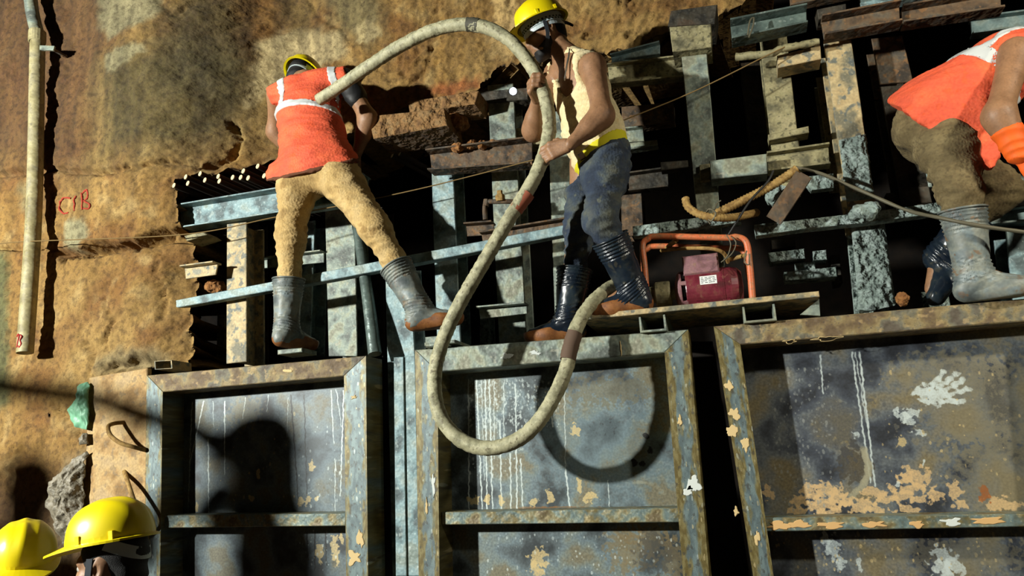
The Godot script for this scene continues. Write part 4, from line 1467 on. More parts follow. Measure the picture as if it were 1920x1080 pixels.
func clod(c: Vector3, r: float, label: String, group: String, squash := 0.75, m: Material = null) -> void:
	org = c - Vector3(0, r * squash, 0)
	var s := Sdf.new(c - Vector3.ONE * r * 1.7, c + Vector3.ONE * r * 1.7, r * 0.13, r * 0.2)
	s.ell(c, Basis(), Vector3(r, r * squash, r * 0.9))
	for i in 5:
		var d := Vector3(rng.randf_range(-1, 1), rng.randf_range(-0.6, 0.6), rng.randf_range(-1, 1)) * r * 0.7
		s.ell(c + d, Basis(), Vector3.ONE * r * rng.randf_range(0.3, 0.55))
	var wr := func(v: Vector3, n: Vector3) -> Vector3: return v + n * r * 0.25 * N2.get_noise_3dv(v * (1.2 / r))
	tag(put(sdf_mesh([s], wr), "earth_clod" if m == null else "cement_lump", M.clod if m == null else m, self), label, "clod" if m == null else "cement", group)


func build_loose() -> void:
	# bundle of bars poking out from under the earth
	var list := [[327, 348, "reinforcing bar end lowest at the left of the bundle"], [349, 332, "reinforcing bar end at the upper left of the bundle, nearest the corner"], [353, 344, "reinforcing bar end just under the upper left one of the bundle"], [376, 326, "reinforcing bar end second from the left along the top of the bundle"], [385, 338, "dull bar end under the second bright end of the bundle"], [410, 331, "bright bar end in the middle of the bundle, above a twin"], [412, 340, "bar end touching the middle one of the bundle from below"], [437, 333, "bar end right of the middle of the bundle, left of two close ones"], [452, 333, "bar end right of the middle of the bundle, right of two close ones"], [466, 334, "chipped bar end, lower right in the bundle"], [457, 321, "large bright bar end at the upper right of the bundle"], [484, 312, "highest bar end of the bundle, beside the orange vest"], [496, 330, "bluish bar end at the far right of the bundle, by the vest hem"]]
	for k in list:
		var a := P(k[0], k[1], -0.12)
		rod(a, a + Vector3(0.16, -0.06, -0.55), 0.0155, k[2], "bundle of reinforcing bars under the earth face")
	for k in [[736, 292, "single bar end in the dark right of the worker in the vest"], [750, 288, "second bar in the dark beside the single bright bar end"]]:
		var a := P(k[0], k[1], -0.42)
		rod(a, a + Vector3(0.18, -0.10, -0.2), 0.015, k[2], "bars in the dark behind the worker in the vest")

	# down pipe on the earth face
	var o := thing("down_pipe", on_rock(80, 660) + Vector3(0, 0, 0.1), "dusty tan down pipe hanging on the earth face at the left edge", "pipe")
	var top := on_rock(78, -60) + Vector3(0, 0, 0.10)
	var p := [top, on_rock(86, 30) + Vector3(0, 0, 0.10), on_rock(98, 82) + Vector3(0, 0, 0.10), on_rock(97, 130) + Vector3(0, 0, 0.10), on_rock(90, 400) + Vector3(0, 0, 0.09), on_rock(78, 666) + Vector3(0, 0, 0.10)]
	put(tube(spline([p[0], p[1], p[2]], 0.03), 0.038, 0.038, 18), "upper_length", M.grey, o)
	put(tube(spline([p[2] + Vector3(0, 0.02, 0), p[3], p[4], p[5]], 0.03), 0.042, 0.042, 20), "lower_length", M.pipe, o)
	put(lathe(p[2] + Vector3(0, -0.05, 0), Vector3(-0.1, 1, 0), [[0.043, 0.0], [0.048, 0.005], [0.048, 0.075], [0.043, 0.08]], 20), "collar", M.pipe, o)
	var st := begin()
	var cl := on_rock(112, 108) + Vector3(0, 0, 0.10)
	bar(st, cl + Vector3(-0.05, 0.01, 0.02), cl + Vector3(0.075, -0.012, 0.0), 0.03, 0.012)
	put(done(st), "clamp", M.grey, o)
	st = begin()
	bar(st, cl + Vector3(0.06, -0.012, 0.005), cl + Vector3(0.06, -0.012, -0.16), 0.014, 0.014)
	put(done(st), "clamp_bolt", M.rust, o)
	# red paint on its foot
	var foot := on_rock(79, 648) + Vector3(0, 0, 0.10)
	var red := mat(Color(0.62, 0.12, 0.10), 0.8)
	for k in [[[-0.018, 0.03], [-0.008, 0.045], [0.0, 0.03], [-0.004, 0.0], [-0.006, -0.03]], [[0.006, 0.04], [0.016, 0.03], [0.01, 0.01], [0.017, -0.01], [0.01, -0.03], [0.003, -0.02]]]:
		var path := []
		for e in k:
			path.append(foot + Vector3(e[0], e[1], sqrt(0.0425 * 0.0425 - e[0] * e[0])))
		put(tube(spline(path, 0.006), 0.004, 0.004, 6), "paint_mark", red, o)

	# side board with two bent bars
	var bz := 0.0
	var b := thing("side_board", P(215, 962, bz) , "smooth ochre board between the earth and the leftmost shutter, two bent bars in it", "board")
	st = begin()
	var bq := PZ([[166, 708], [276, 690], [274, 962], [156, 964]], bz)
	bq[2] = down_to(bq[1], bq[2], 0.02)
	bq[3] = down_to(bq[0], bq[3], 0.02)
	prism(st, bq, 0.03, 0.004)
	put(done(st), "sheet", M.clay_board, b)
	put(tube(spline([P(232, 792, 0.0), P(214, 794, 0.05), P(203, 800, 0.09), P(207, 816, 0.11), P(225, 830, 0.10), P(250, 838, 0.06), P(272, 844, 0.0)], 0.01), 0.0105, 0.0105, 12), "lifting_loop", M.rebar, b)
	put(tube(spline([P(233, 884, 0.0), P(240, 905, 0.05), P(250, 935, 0.08), P(262, 966, 0.09), P(272, 990, 0.05), P(276, 1010, 0.0)], 0.01), 0.0105, 0.0105, 12), "lifting_loop", M.rebar, b)
	# small square tube end on the leftmost shutter
	var t := thing("tube_stub", P(305, 692, -0.02), "small square steel tube end at the upper left corner of the leftmost shutter", "tube")
	st = begin()
	var q0 := PZ([[289, 677], [322, 675], [323, 691], [290, 693]], 0.0)
	for k in 4:
		var u := q0[k]
		var v := q0[(k + 1) % 4]
		var c := (q0[0] + q0[2]) / 2
		prism(st, PackedVector3Array([u, v, v.lerp(c, 0.13), u.lerp(c, 0.13)]), 0.14, 0.001)
	put(done(st), "tube_wall", M.tan, t)
	# rags and a sack between the board and the earth
	cloth([[163, 716], [168, 722], [166, 752], [170, 775], [164, 806], [140, 800], [128, 770], [146, 742], [150, 722]], 0.02, M.green, "green_tarpaulin", "torn green plastic scrap hanging beside the ochre board", "scrap", 0.03)
	cloth([[165, 812], [166, 832], [152, 834], [148, 822], [156, 812]], 0.02, M.sack, "sack_scrap", "small whitish scrap below the green plastic scrap", "scrap", 0.02)
	cloth([[165, 846], [160, 900], [158, 960], [150, 1020], [120, 1020], [96, 960], [92, 906], [118, 884], [142, 858]], 0.02, M.sack, "cement_sack", "crumpled dirty grey sack behind the yellow helmets", "sack", 0.06)

	# strings
	org = P(1300, 170, 0.0)
	tag(put(tube(spline([P(1120, 246, -0.05), P(1168, 226, -0.08), P(1300, 172, -0.12), P(1430, 108, -0.16), P(1480, 84, -0.18)], 0.06), 0.0032, 0.0032, 6), "builders_string", M.twine, self), "thin taut string from the tank top up to the top joist", "string")
	org = P(600, 400, 0.0)
	tag(put(tube(spline([on_rock(-20, 468) + Vector3(0, 0, 0.02), on_rock(70, 467) + Vector3(0, 0, 0.15), P(340, 440, -0.02), P(512, 408, -0.1), P(640, 385, -0.12), P(800, 351, -0.13), P(1000, 300, -0.12)], 0.06), 0.0032, 0.0032, 6), "builders_string", M.twine, self), "thin slack string running from the down pipe behind both workers", "string")
	# wire rope on the right
	org = P(1700, 370, 0.0)
	tag(put(tube(spline([P(1492, 314, -0.10), P(1540, 326, -0.11), P(1620, 360, -0.1), P(1700, 394, -0.03), P(1770, 410, 0.10), P(1840, 424, 0.13), P(1960, 440, 0.12)], 0.03), 0.0065, 0.0065, 8, 0.0015, 0.02), "wire_rope", M.wire, self), "grey wire rope slung from the bent bars across the bending worker's boot", "rope")
	# bent ribbed bars over the motor
	var z := -0.06
	org = P(1320, 400, z)
	tag(put(tube(spline([P(1494, 317, z), P(1440, 352, z), P(1340, 402, z + 0.03)], 0.003), 0.0165, 0.0165, 14, 0.0032, 0.014), "ribbed_bar", M.rebar, self), "straight ribbed bar slanting up over the motor to the bracket", "bar")
	org = P(1340, 405, z)
	tag(put(tube(spline([P(1285, 372, z + 0.05), P(1290, 388, z + 0.06), P(1312, 402, z + 0.07), P(1345, 408, z + 0.07), P(1380, 407, z + 0.02), P(1420, 398, z - 0.08)], 0.003), 0.0145, 0.0145, 14, 0.0028, 0.014), "ribbed_bar", M.rebar, self), "hooked ribbed bar lying over the motor frame, its tip turned up", "bar")
	org = P(1340, 400, z)
	var tie := thing("wire_tie", P(1335, 405, z), "twisted tie wire binding the two ribbed bars above the motor", "wire")
	put(tube(spline([P(1322, 402, z + 0.06), P(1330, 392, z + 0.09), P(1342, 400, z + 0.09), P(1334, 414, z + 0.08), P(1324, 408, z + 0.07), P(1332, 420, z + 0.06)], 0.006), 0.004, 0.004, 6), "coil", M.wire, tie)
	put(tube(spline([P(1338, 398, z + 0.08), P(1344, 382, z + 0.05), P(1352, 376, z + 0.05)], 0.006), 0.003, 0.003, 6), "loose_end", M.wire, tie)
	# bracket: a channel end pointing at the photographer, tilted
	var br := thing("steel_bracket", P(1490, 400, -0.2), "tilted rusty channel bracket at the top end of the slanting ribbed bar", "bracket")
	var c0 := P(1520, 334, -0.02)
	var c1 := P(1464, 418, -0.10)
	st = begin()
	bar(st, c0, c1, 0.10, 0.008, Vector3(0.3, 0.2, 1))
	put(done(st), "web", M.rust, br)
	for s in [-1, 1]:
		st = begin()
		var tv := (c1 - c0).normalized()
		var uu := (Vector3(0.3, 0.2, 1) - tv * tv.dot(Vector3(0.3, 0.2, 1))).normalized()
		var ss := tv.cross(uu)
		bar(st, c0 + uu * 0.05 * s + ss * 0.03, c1 + uu * 0.05 * s + ss * 0.03, 0.008, 0.065, uu)
		put(done(st), "lip", M.rust, br)
	clod(P(1458, 368, -0.18), 0.05, "white cement lump on the bracket behind the slanting bar", "", 0.75, M.splat)
	# rusty elbow pipe
	var e := thing("elbow_pipe", P(935, 400, -0.2), "rusty elbow pipe with a nut on the grey-green post", "pipe")
	put(tube(spline([P(968, 378, -0.24), P(930, 378, -0.22), P(914, 379, -0.22), P(909, 388, -0.22), P(910, 412, -0.23)], 0.008), 0.0125, 0.0125, 14), "bend", M.rust, e)
	put(lathe(P(938, 374, -0.22), Vector3(0, 1, 0.1), [[0.0, -0.01], [0.024, -0.01], [0.024, 0.02], [0.014, 0.03], [0.014, 0.045], [0.0, 0.047]], 6), "nut", M.rebar, e)
	put(lathe(P(912, 380, -0.22), Vector3(0.2, 1, 0), [[0.0, -0.02], [0.017, -0.02], [0.017, 0.015], [0.0, 0.016]], 10), "collar", M.rust, e)
	# clods and rubble
	var cl2 := [[[858, 276, -0.17], 0.03, "flat brown clod at the left end of the brown channel"], [[884, 272, -0.18], 0.024, "pale stone on the brown channel"], [[905, 272, -0.18], 0.026, "dark clod on the middle of the brown channel"], [[922, 268, -0.2], 0.018, "small yellowish clod on the brown channel, next to the post"]]
	for k in cl2:
		clod(P(k[0][0], k[0][1], k[0][2]), k[1], k[2], "rubble on the brown channel")
	clod(P(860, 232, -0.34), 0.055, "dark hanging earth clod beneath the upper timber board", "")
	clod(P(405, 540, -0.25), 0.05, "brown earth heap on the slanting ledger by the leftmost post", "", 0.5)
	clod(P(1691, 561, -0.08), 0.022, "small stone standing on the rim of the right shutter", "", 1.3)
	clod(P(1620, 400, -0.14), 0.05, "white cement lump on the ledger at the tall post", "", 0.6, M.splat)
	# glowing hand lamp on the ledge
	var hl := thing("hand_lamp", P(962, 176, -0.22), "small white glowing hand lamp left of the hand that holds the hose", "lamp")
	var hd := (CAM - P(962, 171, -0.22)).normalized()
	put(lathe(P(962, 171, -0.22) - hd * 0.07, hd, [[0.0, 0.0], [0.013, 0.0], [0.015, 0.04], [0.022, 0.055], [0.022, 0.068], [0.019, 0.068]], 20), "lamp_body", M.black, hl)
	var gm := mat(Color.WHITE, 0.3)
	gm.emission_enabled = true
	gm.emission = Color(0.9, 0.95, 1.0)
	gm.emission_energy_multiplier = 5.0
	put(lathe(P(962, 171, -0.22) - hd * 0.004, hd, [[0.019, 0.0], [0.014, 0.003], [0.0, 0.004]], 20), "lamp_glass", gm, hl)
	var sl := SpotLight3D.new()
	sl.name = "lamp_beam"
	hl.add_child(sl)
	sl.look_at_from_position(P(962, 171, -0.22) + hd * 0.01, P(962, 171, -0.22) + hd, Vector3.UP)
	sl.spot_angle = 60.0
	sl.spot_range = 10.0
	sl.spot_attenuation = 2.0
	sl.light_color = Color(0.9, 0.95, 1.0)
	sl.light_energy = 0.02
	sl.light_size = 0.025
	sl.shadow_enabled = true
	# footing blocks under the worker in the vest
	var fb := channel([[797, 632], [840, 628], [842, 648], [798, 652]], 0.03, M.grey, "channel offcut under the right boot of the worker in the vest", 0.0, "channel_offcut", "", false, true)
	st = begin()
	var f0 := P(800, 626, 0.0)
	block(st, Vector3(f0.x, f0.y - 0.06, -0.16), Vector3(f0.x + 0.15, f0.y - 0.045, 0.03))
	put(done(st), "sole_plate", M.grey, fb)
	plate([[520, 656], [566, 652], [566, 660], [520, 665]], -0.02, 0.13, M.grey, "small steel plate under the left boot of the worker in the vest", "steel_plate", "plate")


# a crumpled sheet with its outline sighted on plane z
func cloth(q: Array, z: float, m: Material, called: String, label: String, category: String, crumple: float) -> void:
	var p := PZ(q, z)
	var c := Vector3.ZERO
	for v in p:
		c += v / p.size()
	org = c
	var V := PackedVector3Array()
	var NN := PackedVector3Array()
	var I := PackedInt32Array()
	var n := p.size() * 8
	var rings := 16
	for side in 2:
		for r in rings + 1:
			for i in n:
				var a := p[i / 8].lerp(p[(i / 8 + 1) % p.size()], (i % 8) / 8.0)
				var t := float(r) / rings
				var w := c.lerp(a, t)
				w.z += crumple * (1.0 - t * t) + crumple * 0.8 * absf(N2.get_noise_3d(w.x * 9.0, w.y * 6.0, z)) + crumple * 0.35 * N2.get_noise_3d(w.x * 30.0, w.y * 24.0, z)
				if side == 1:
					w.z -= 0.004 + 0.03 * (1.0 - t)
				V.append(w - c)
				NN.append(Vector3.ZERO)
	var per := (rings + 1) * n
	for side in 2:
		for r in rings:
			for i in n:
				var a := side * per + r * n + i
				var b := side * per + r * n + (i + 1) % n
				if side == 0:
					I.append_array(PackedInt32Array([a, a + n, b + n, a, b + n, b]))
				else:
					I.append_array(PackedInt32Array([a, b + n, a + n, a, b, b + n]))
	for i in n:
		var a := rings * n + i
		var b := rings * n + (i + 1) % n
		I.append_array(PackedInt32Array([a, a + per, b + per, a, b + per, b]))
	for t in range(0, I.size(), 3):
		var nn := (V[I[t + 2]] - V[I[t]]).cross(V[I[t + 1]] - V[I[t]])
		for k in 3:
			NN[I[t + k]] += nn
	for i in NN.size():
		NN[i] = NN[i].normalized()
	tag(put(arrays(V, NN, I), called, m, self), label, category)


# ---------------------------------------------------------------- platform, motor, hose
func build_motor() -> void:
	# platform plate: front edge sighted, running back over the rim
	var zf := 0.06
	var l := P(1090, 600, zf)
	var r := P(1537, 556, zf)
	var pf := thing("platform_plate", (l + r) / 2 - Vector3(0, 0, 0.2), "steel platform plate on the shutter rims, carrying the motor", "platform")
	var th := Vector3(0, 0.022, 0)
	var st := begin()
	prism(st, PackedVector3Array([l, r, r + th, l + th]), 0.46, 0.002)
	put(done(st), "deck", M.tan, pf)
	for k in [[1197, 1247, 0.03], [1393, 1455, 0.03]]:
		# channel bearer, open side up, its cut end towards the photographer
		var a := P(k[0], 588, k[2])
		var b := P(k[1], 588, k[2])
		var ya := lerpf(l.y, r.y, (a.x - l.x) / (r.x - l.x)) - 0.002
		var yb := lerpf(l.y, r.y, (b.x - l.x) / (r.x - l.x)) - 0.002
		var d := 0.07
		st = begin()
		var t := 0.009
		prism(st, PackedVector3Array([Vector3(a.x, ya, k[2]), Vector3(a.x + t, ya, k[2]), Vector3(a.x + t, ya - d + t, k[2]), Vector3(b.x - t, yb - d + t, k[2]), Vector3(b.x - t, yb, k[2]), Vector3(b.x, yb, k[2]), Vector3(b.x, yb - d, k[2]), Vector3(a.x, ya - d, k[2])]), 0.45, 0.001)
		put(done(st), "bearer", M.grey, pf)
	st = begin()
	prism(st, PackedVector3Array([P(1500, 590, -0.02), P(1536, 560, -0.02), P(1538, 592, -0.02)]), 0.02, 0.001)
	put(done(st), "gusset", M.grey, pf)

	# motor on its side
	var z := -0.16
	var slope := ((r - l) / (r.x - l.x))
	var ax := Vector3(1, slope.y, 0).normalized()
	var up := Vector3(-slope.y, 1, 0).normalized()
	var c0 := P(1278, 524, z)
	var c1 := P(1385, 516, z)
	var len := c0.distance_to(c1)
	var deck_y := lerpf(l.y, r.y, (c0.x - l.x) / (r.x - l.x)) + 0.022
	var R := 0.088
	c0.y = deck_y + R + 0.012
	var mo := thing("vibrator_motor", Vector3(c0.x + len / 2, deck_y, z), "maroon electric motor with a white label, inside its orange tube frame", "motor")
	put(lathe(c0, ax, [[0.0, 0.018], [R * 0.98, 0.018], [R, 0.022], [R, len * 0.72], [R * 1.02, len * 0.72], [R * 1.02, len * 0.74], [R, len * 0.74], [R * 0.99, len * 0.86], [R * 0.9, len * 0.97], [R * 0.7, len * 1.04], [0.0, len * 1.06]], 40), "casing", M.maroon, mo)
	put(lathe(c0, ax, [[0.0, -0.03], [R * 0.5, -0.03], [R * 0.9, -0.018], [R * 1.0, -0.008], [R * 1.0, 0.0], [R * 0.8, 0.001], [0.0, 0.001]], 40), "end_bell", M.mauve, mo)
	for k in 6:
		var a := TAU * k / 6.0 + 0.3
		st = begin()
		var d := up * cos(a) + Vector3(0, 0, 1) * sin(a)
		bar(st, c0 + d * (R - 0.006) - ax * 0.006, c0 + d * (R - 0.006) + ax * 0.022, 0.012, 0.018, d)
		put(done(st), "spider_arm", M.mauve, mo)
	# terminal box
	var tb0 := c0 + ax * 0.014 + up * (R * 0.62)
	st = begin()
	var w := len * 0.62
	prism(st, PackedVector3Array([tb0 + Vector3(0, 0, 0.075), tb0 + ax * w + Vector3(0, 0, 0.075), tb0 + ax * w + up * 0.085 + Vector3(0, 0, 0.075), tb0 + up * 0.085 + Vector3(0, 0, 0.075)]), 0.13, 0.006)
	put(done(st), "terminal_box", M.mauve, mo)
	# the label follows the curve of the casing; a few lines of unreadable small print
	var lab := begin()
	var segs := 8
	for i in segs:
		var v := []
		for e in [i, i + 1]:
			var a := lerpf(deg_to_rad(62.0), deg_to_rad(88.0), float(e) / segs)
			v.append(up * cos(a) * (R + 0.0012) + Vector3(0, 0, 1) * sin(a) * (R + 0.0012))
		var s0 := c0 + ax * len * 0.33
		var s1 := c0 + ax * len * 0.62
		quad(lab, s0 + v[1], s1 + v[1], s1 + v[0], s0 + v[0])
	var le := put(done(lab), "label_plate", M.paper, mo)
	st = begin()
	for i in 4:
		var a := deg_to_rad(68.0 + i * 5.0)
		var v := up * cos(a) * (R + 0.002) + Vector3(0, 0, 1) * sin(a) * (R + 0.002)
		for g in 4:
			var s0 := c0 + ax * len * (0.35 + 0.066 * g)
			bar(st, s0 + v, s0 + v + ax * len * (0.035 + 0.012 * ((i + g) % 3)), 0.0025, 0.0006)
	var ink := put(done(st), "small_print", M.ink, le)
	ink.set_meta("kind", "stuff")
	# coupling towards the hose
	put(lathe(c0 - ax * 0.028, -ax, [[0.0, 0.0], [0.03, 0.0], [0.03, 0.02], [0.052, 0.022], [0.055, 0.03], [0.055, 0.085], [0.05, 0.09], [0.036, 0.092], [0.036, 0.125], [0.0, 0.125]], 28), "coupling", M.olive, mo)
	# feet
	for k in [0.3, 0.75]:
		st = begin()
		var fx: Vector3 = c0 + ax * len * k
		block(st, Vector3(fx.x - 0.015, deck_y, z - 0.07), Vector3(fx.x + 0.015, deck_y + 0.035, z + 0.07))
		put(done(st), "foot", M.maroon, mo)
	# orange tube frame: two hoops joined across
	var deck := func(x: float) -> float: return lerpf(l.y, r.y, (x - l.x) / (r.x - l.x)) + 0.022
	for k in [-0.06, -0.27]:
		var a := P(1206, 452, k) if k > -0.1 else P(1206, 470, k)
		var b := P(1395, 446, k) if k > -0.1 else P(1392, 466, k)
		var fa := Vector3(a.x - 0.01, deck.call(a.x), k)
		var fb := Vector3(P(1408, 540, k).x, 0, k)
		fb.y = deck.call(fb.x)
		put(tube(spline([fa, fa.lerp(a, 0.6), a + Vector3(-0.004, -0.02, 0), a + Vector3(0.02, 0.006, 0), a + Vector3(0.07, 0.012, 0), b + Vector3(-0.08, 0.012, 0), b + Vector3(-0.03, 0.008, 0), b + Vector3(0.006, -0.02, 0), b.lerp(fb, 0.4) + Vector3(0.008, 0, 0), fb], 0.01), 0.0135, 0.0135, 14), "frame_hoop", M.orange_tube, mo)
	put(tube(PackedVector3Array([P(1268, 450, -0.07), P(1258, 458, -0.16), P(1250, 466, -0.26)]), 0.011, 0.011, 12), "frame_tie", M.rebar, mo)
	put(tube(spline([P(1400, 478, -0.05), P(1385, 482, -0.1), P(1364, 488, -0.12)], 0.01), 0.009, 0.009, 10), "frame_tie", M.rebar, mo)
	put(tube(spline([P(1365, 492, -0.12), P(1356, 474, -0.06), P(1330, 466, -0.04), P(1280, 466, -0.10), P(1240, 470, -0.2)], 0.01), 0.008, 0.008, 10), "power_lead", M.rebar, mo)
	# lead tied up to the bars
	org = P(1400, 450, -0.05)
	tag(put(tube(spline([P(1366, 440, -0.05), P(1385, 410, -0.03), P(1408, 375, -0.03), P(1440, 340, -0.04), P(1450, 320, -0.06)], 0.02), 0.0045, 0.0045, 8), "power_cable", M.cable, self), "thin dark cable rising from the motor frame past the ribbed bars", "cable")
	var wl := thing("wire_loop", P(1365, 470, -0.03), "loop of thin grey wire hung on the right corner of the orange frame", "wire")
	put(tube(spline([P(1362, 440, -0.03), P(1370, 458, -0.02), P(1364, 480, -0.03), P(1352, 492, -0.04), P(1372, 476, -0.03), P(1380, 456, -0.03), P(1372, 444, -0.03)], 0.008), 0.0026, 0.0026, 6), "strand", M.wire, wl)
	put(tube(spline([P(1400, 470, -0.03), P(1396, 490, -0.03), P(1404, 496, -0.03), P(1405, 476, -0.03)], 0.006), 0.003, 0.003, 6), "strand", M.wire, wl)

	# the vibrator hose: from the motor down in a big loop, up through both hands, over to the first worker
	var hs := thing("vibrator_hose", P(900, 840, 0.24), "long mud coated hose looping from the motor through two hands to the orange vest", "hose")
	var start := c0 - ax * 0.15
	var path := [start, P(1166, 534, -0.10), P(1140, 542, -0.03), P(1112, 566, 0.06), P(1090, 596, 0.13), P(1074, 634, 0.16), P(1062, 690, 0.19), P(1040, 742, 0.22), P(1005, 796, 0.24), P(960, 830, 0.25), P(905, 840, 0.25), P(855, 818, 0.25), P(822, 770, 0.25), P(815, 705, 0.25), P(830, 640, 0.25), P(862, 570, 0.25), P(905, 495, 0.24), P(955, 410, 0.23), P(996, 345, 0.215), P(1020, 290, 0.20), P(1030, 240, 0.185), P(1024, 190, 0.17), P(1008, 145, 0.155), P(985, 108, 0.16), P(955, 75, 0.18), P(915, 53, 0.20), P(868, 46, 0.21), P(815, 56, 0.20), P(755, 84, 0.17), P(695, 122, 0.13), P(640, 160, 0.08), P(598, 188, 0.045)]
	put(tube(spline(path, 0.012), 0.029, 0.031, 20, 0.0, 0.01, 0.004), "sheath", M.hose, hs)
	# worn patches: red band, dark tape, clip at the motor end
	put(tube(spline([P(990, 362, 0.2165), P(978, 378, 0.2195), P(966, 394, 0.224)], 0.008), 0.0325, 0.0325, 20, 0.0, 0.01, 0.004), "red_band", mat(Color(0.60, 0.32, 0.22), 0.7), hs)
	put(tube(spline([P(898, 48, 0.205), P(886, 46, 0.2075), P(876, 46, 0.2095)], 0.008), 0.0325, 0.0325, 20, 0.0, 0.01, 0.004), "dark_tape", mat(Color(0.30, 0.29, 0.24), 0.7), hs)
	put(tube(spline([P(1078, 624, 0.155), P(1070, 650, 0.17), P(1065, 675, 0.183)], 0.008), 0.0325, 0.0325, 20, 0.0, 0.01, 0.005), "muddy_wrap", mat(Color(0.36, 0.28, 0.22), 0.8), hs)
	put(tube(PackedVector3Array([P(1166, 534, -0.10), P(1161, 535, -0.086), P(1156, 536.5, -0.073)]), 0.034, 0.034, 20), "hose_clip", M.olive, hs)


# ---------------------------------------------------------------- people
func orient(fwd: Vector3, up: Vector3) -> Basis:
	var z := fwd.normalized()
	var x := up.cross(z).normalized()
	return Basis(x, z.cross(x).normalized(), z)


func torso_basis(J: Dictionary) -> Basis:
	var y: Vector3 = (J.neck - J.pelvis).normalized()
	var x: Vector3 = J.shR - J.shL
	x = (x - y * x.dot(y)).normalized()
	return Basis(x, y, x.cross(y))


func add_torso(s: Sdf, J: Dictionary, g: float, w := 1.0) -> void:
	var B := torso_basis(J)
	var G := Vector3(g, g, g)
	s.ell(J.pelvis, B, Vector3(0.155 * w, 0.125, 0.115) + G)
	s.ell((J.pelvis as Vector3).lerp(J.chest, 0.5), B, Vector3(0.135 * w, 0.20, 0.10) + G)
	s.ell(J.chest, B, Vector3(0.158 * w, 0.17, 0.112) + G)
	s.cap(J.shL, J.shR, 0.05 + g, 0.05 + g)
	s.cap((J.shL as Vector3).lerp(J.shR, 0.25), J.neck, 0.05 + g, 0.045 + g * 0.5)
	s.cap((J.shL as Vector3).lerp(J.shR, 0.75), J.neck, 0.05 + g, 0.045 + g * 0.5)


func add_legs(s: Sdf, J: Dictionary, g: float, tuck := 0.24) -> void:
	for e in ["L", "R"]:
		var h: Vector3 = J["hip" + e]
		var k: Vector3 = J["knee" + e]
		var a: Vector3 = J["ank" + e]
		s.cap(h, k, 0.086 + g, 0.056 + g)
		if g > 0.0:
			var end := a.lerp(k, clampf((tuck - 0.05) / a.distance_to(k), 0.0, 1.0))
			s.cap(k, end, 0.053 + g, 0.046 + minf(g, 0.012))
			continue
		s.cap(k, a, 0.054 + g, 0.038 + g)
		var back: Vector3 = ((k - a).cross(h - k)).cross(k - a).normalized()
		s.cap(k.lerp(a, 0.15) + back * 0.012, k.lerp(a, 0.5) + back * 0.012, 0.052 + g, 0.046 + g)


func add_arms(s: Sdf, J: Dictionary, g: float) -> void:
	for e in ["L", "R"]:
		var h: Vector3 = J["sh" + e]
		var k: Vector3 = J["el" + e]
		var a: Vector3 = J["wr" + e]
		s.cap(h, k, 0.054 + g, 0.041 + g)
		s.cap(k, a, 0.041 + g, 0.027 + g)
		s.cap(k.lerp(a, 0.1), k.lerp(a, 0.4), 0.042 + g, 0.038 + g)


func head_sdf(J: Dictionary) -> Sdf:
	var B: Basis = J.head_basis
	var c: Vector3 = J.head
	var s := Sdf.new(c - Vector3.ONE * 0.185, c + Vector3.ONE * 0.185, 0.0036, 0.009)
	var at := func(x: float, y: float, z: float) -> Vector3: return c + B * Vector3(x, y, z)
	s.ell(at.call(0, 0.035, -0.012), B, Vector3(0.071, 0.082, 0.092))
	s.ell(at.call(0, -0.035, 0.025), B, Vector3(0.056, 0.078, 0.060))
	s.cap(at.call(-0.025, -0.088, 0.062), at.call(0.025, -0.088, 0.062), 0.016, 0.016)
	for e in [-1, 1]:
		s.cap(at.call(0.05 * e, -0.045, 0.0), at.call(0.022 * e, -0.092, 0.058), 0.016, 0.014)
		s.cap(at.call(0.010 * e, 0.026, 0.082), at.call(0.042 * e, 0.024, 0.066), 0.010, 0.010)
		s.ell(at.call(0.038 * e, -0.022, 0.06), B, Vector3(0.02, 0.016, 0.018))
		s.ell(at.call(0.074 * e, -0.006, -0.008), B.rotated(B.y.normalized(), 0.35 * e), Vector3(0.008, 0.031, 0.019))
		s.cap(at.call(0.008 * e, -0.038, 0.092), at.call(0.011 * e, -0.038, 0.09), 0.008, 0.008)
		s.carve(at.call(0.031 * e, 0.006, 0.094), B, Vector3(0.016, 0.010, 0.016))
		s.carve(at.call(0.084 * e, -0.006, -0.006), B, Vector3(0.006, 0.017, 0.009))
	s.cap(at.call(0, 0.012, 0.084), at.call(0, -0.032, 0.105), 0.009, 0.012)
	s.cap(at.call(-0.016, -0.062, 0.083), at.call(0.016, -0.062, 0.083), 0.0075, 0.0075)
	s.cap(at.call(-0.014, -0.073, 0.081), at.call(0.014, -0.073, 0.081), 0.0075, 0.0075)
	s.carve(at.call(0, -0.0675, 0.094), B, Vector3(0.02, 0.002, 0.008))
	# into the neck
	var n: Vector3 = J.neck
	s.cap(at.call(0, -0.02, -0.025), c.lerp(n, minf(1.0, 0.14 / c.distance_to(n))), 0.052, 0.052)
	return s


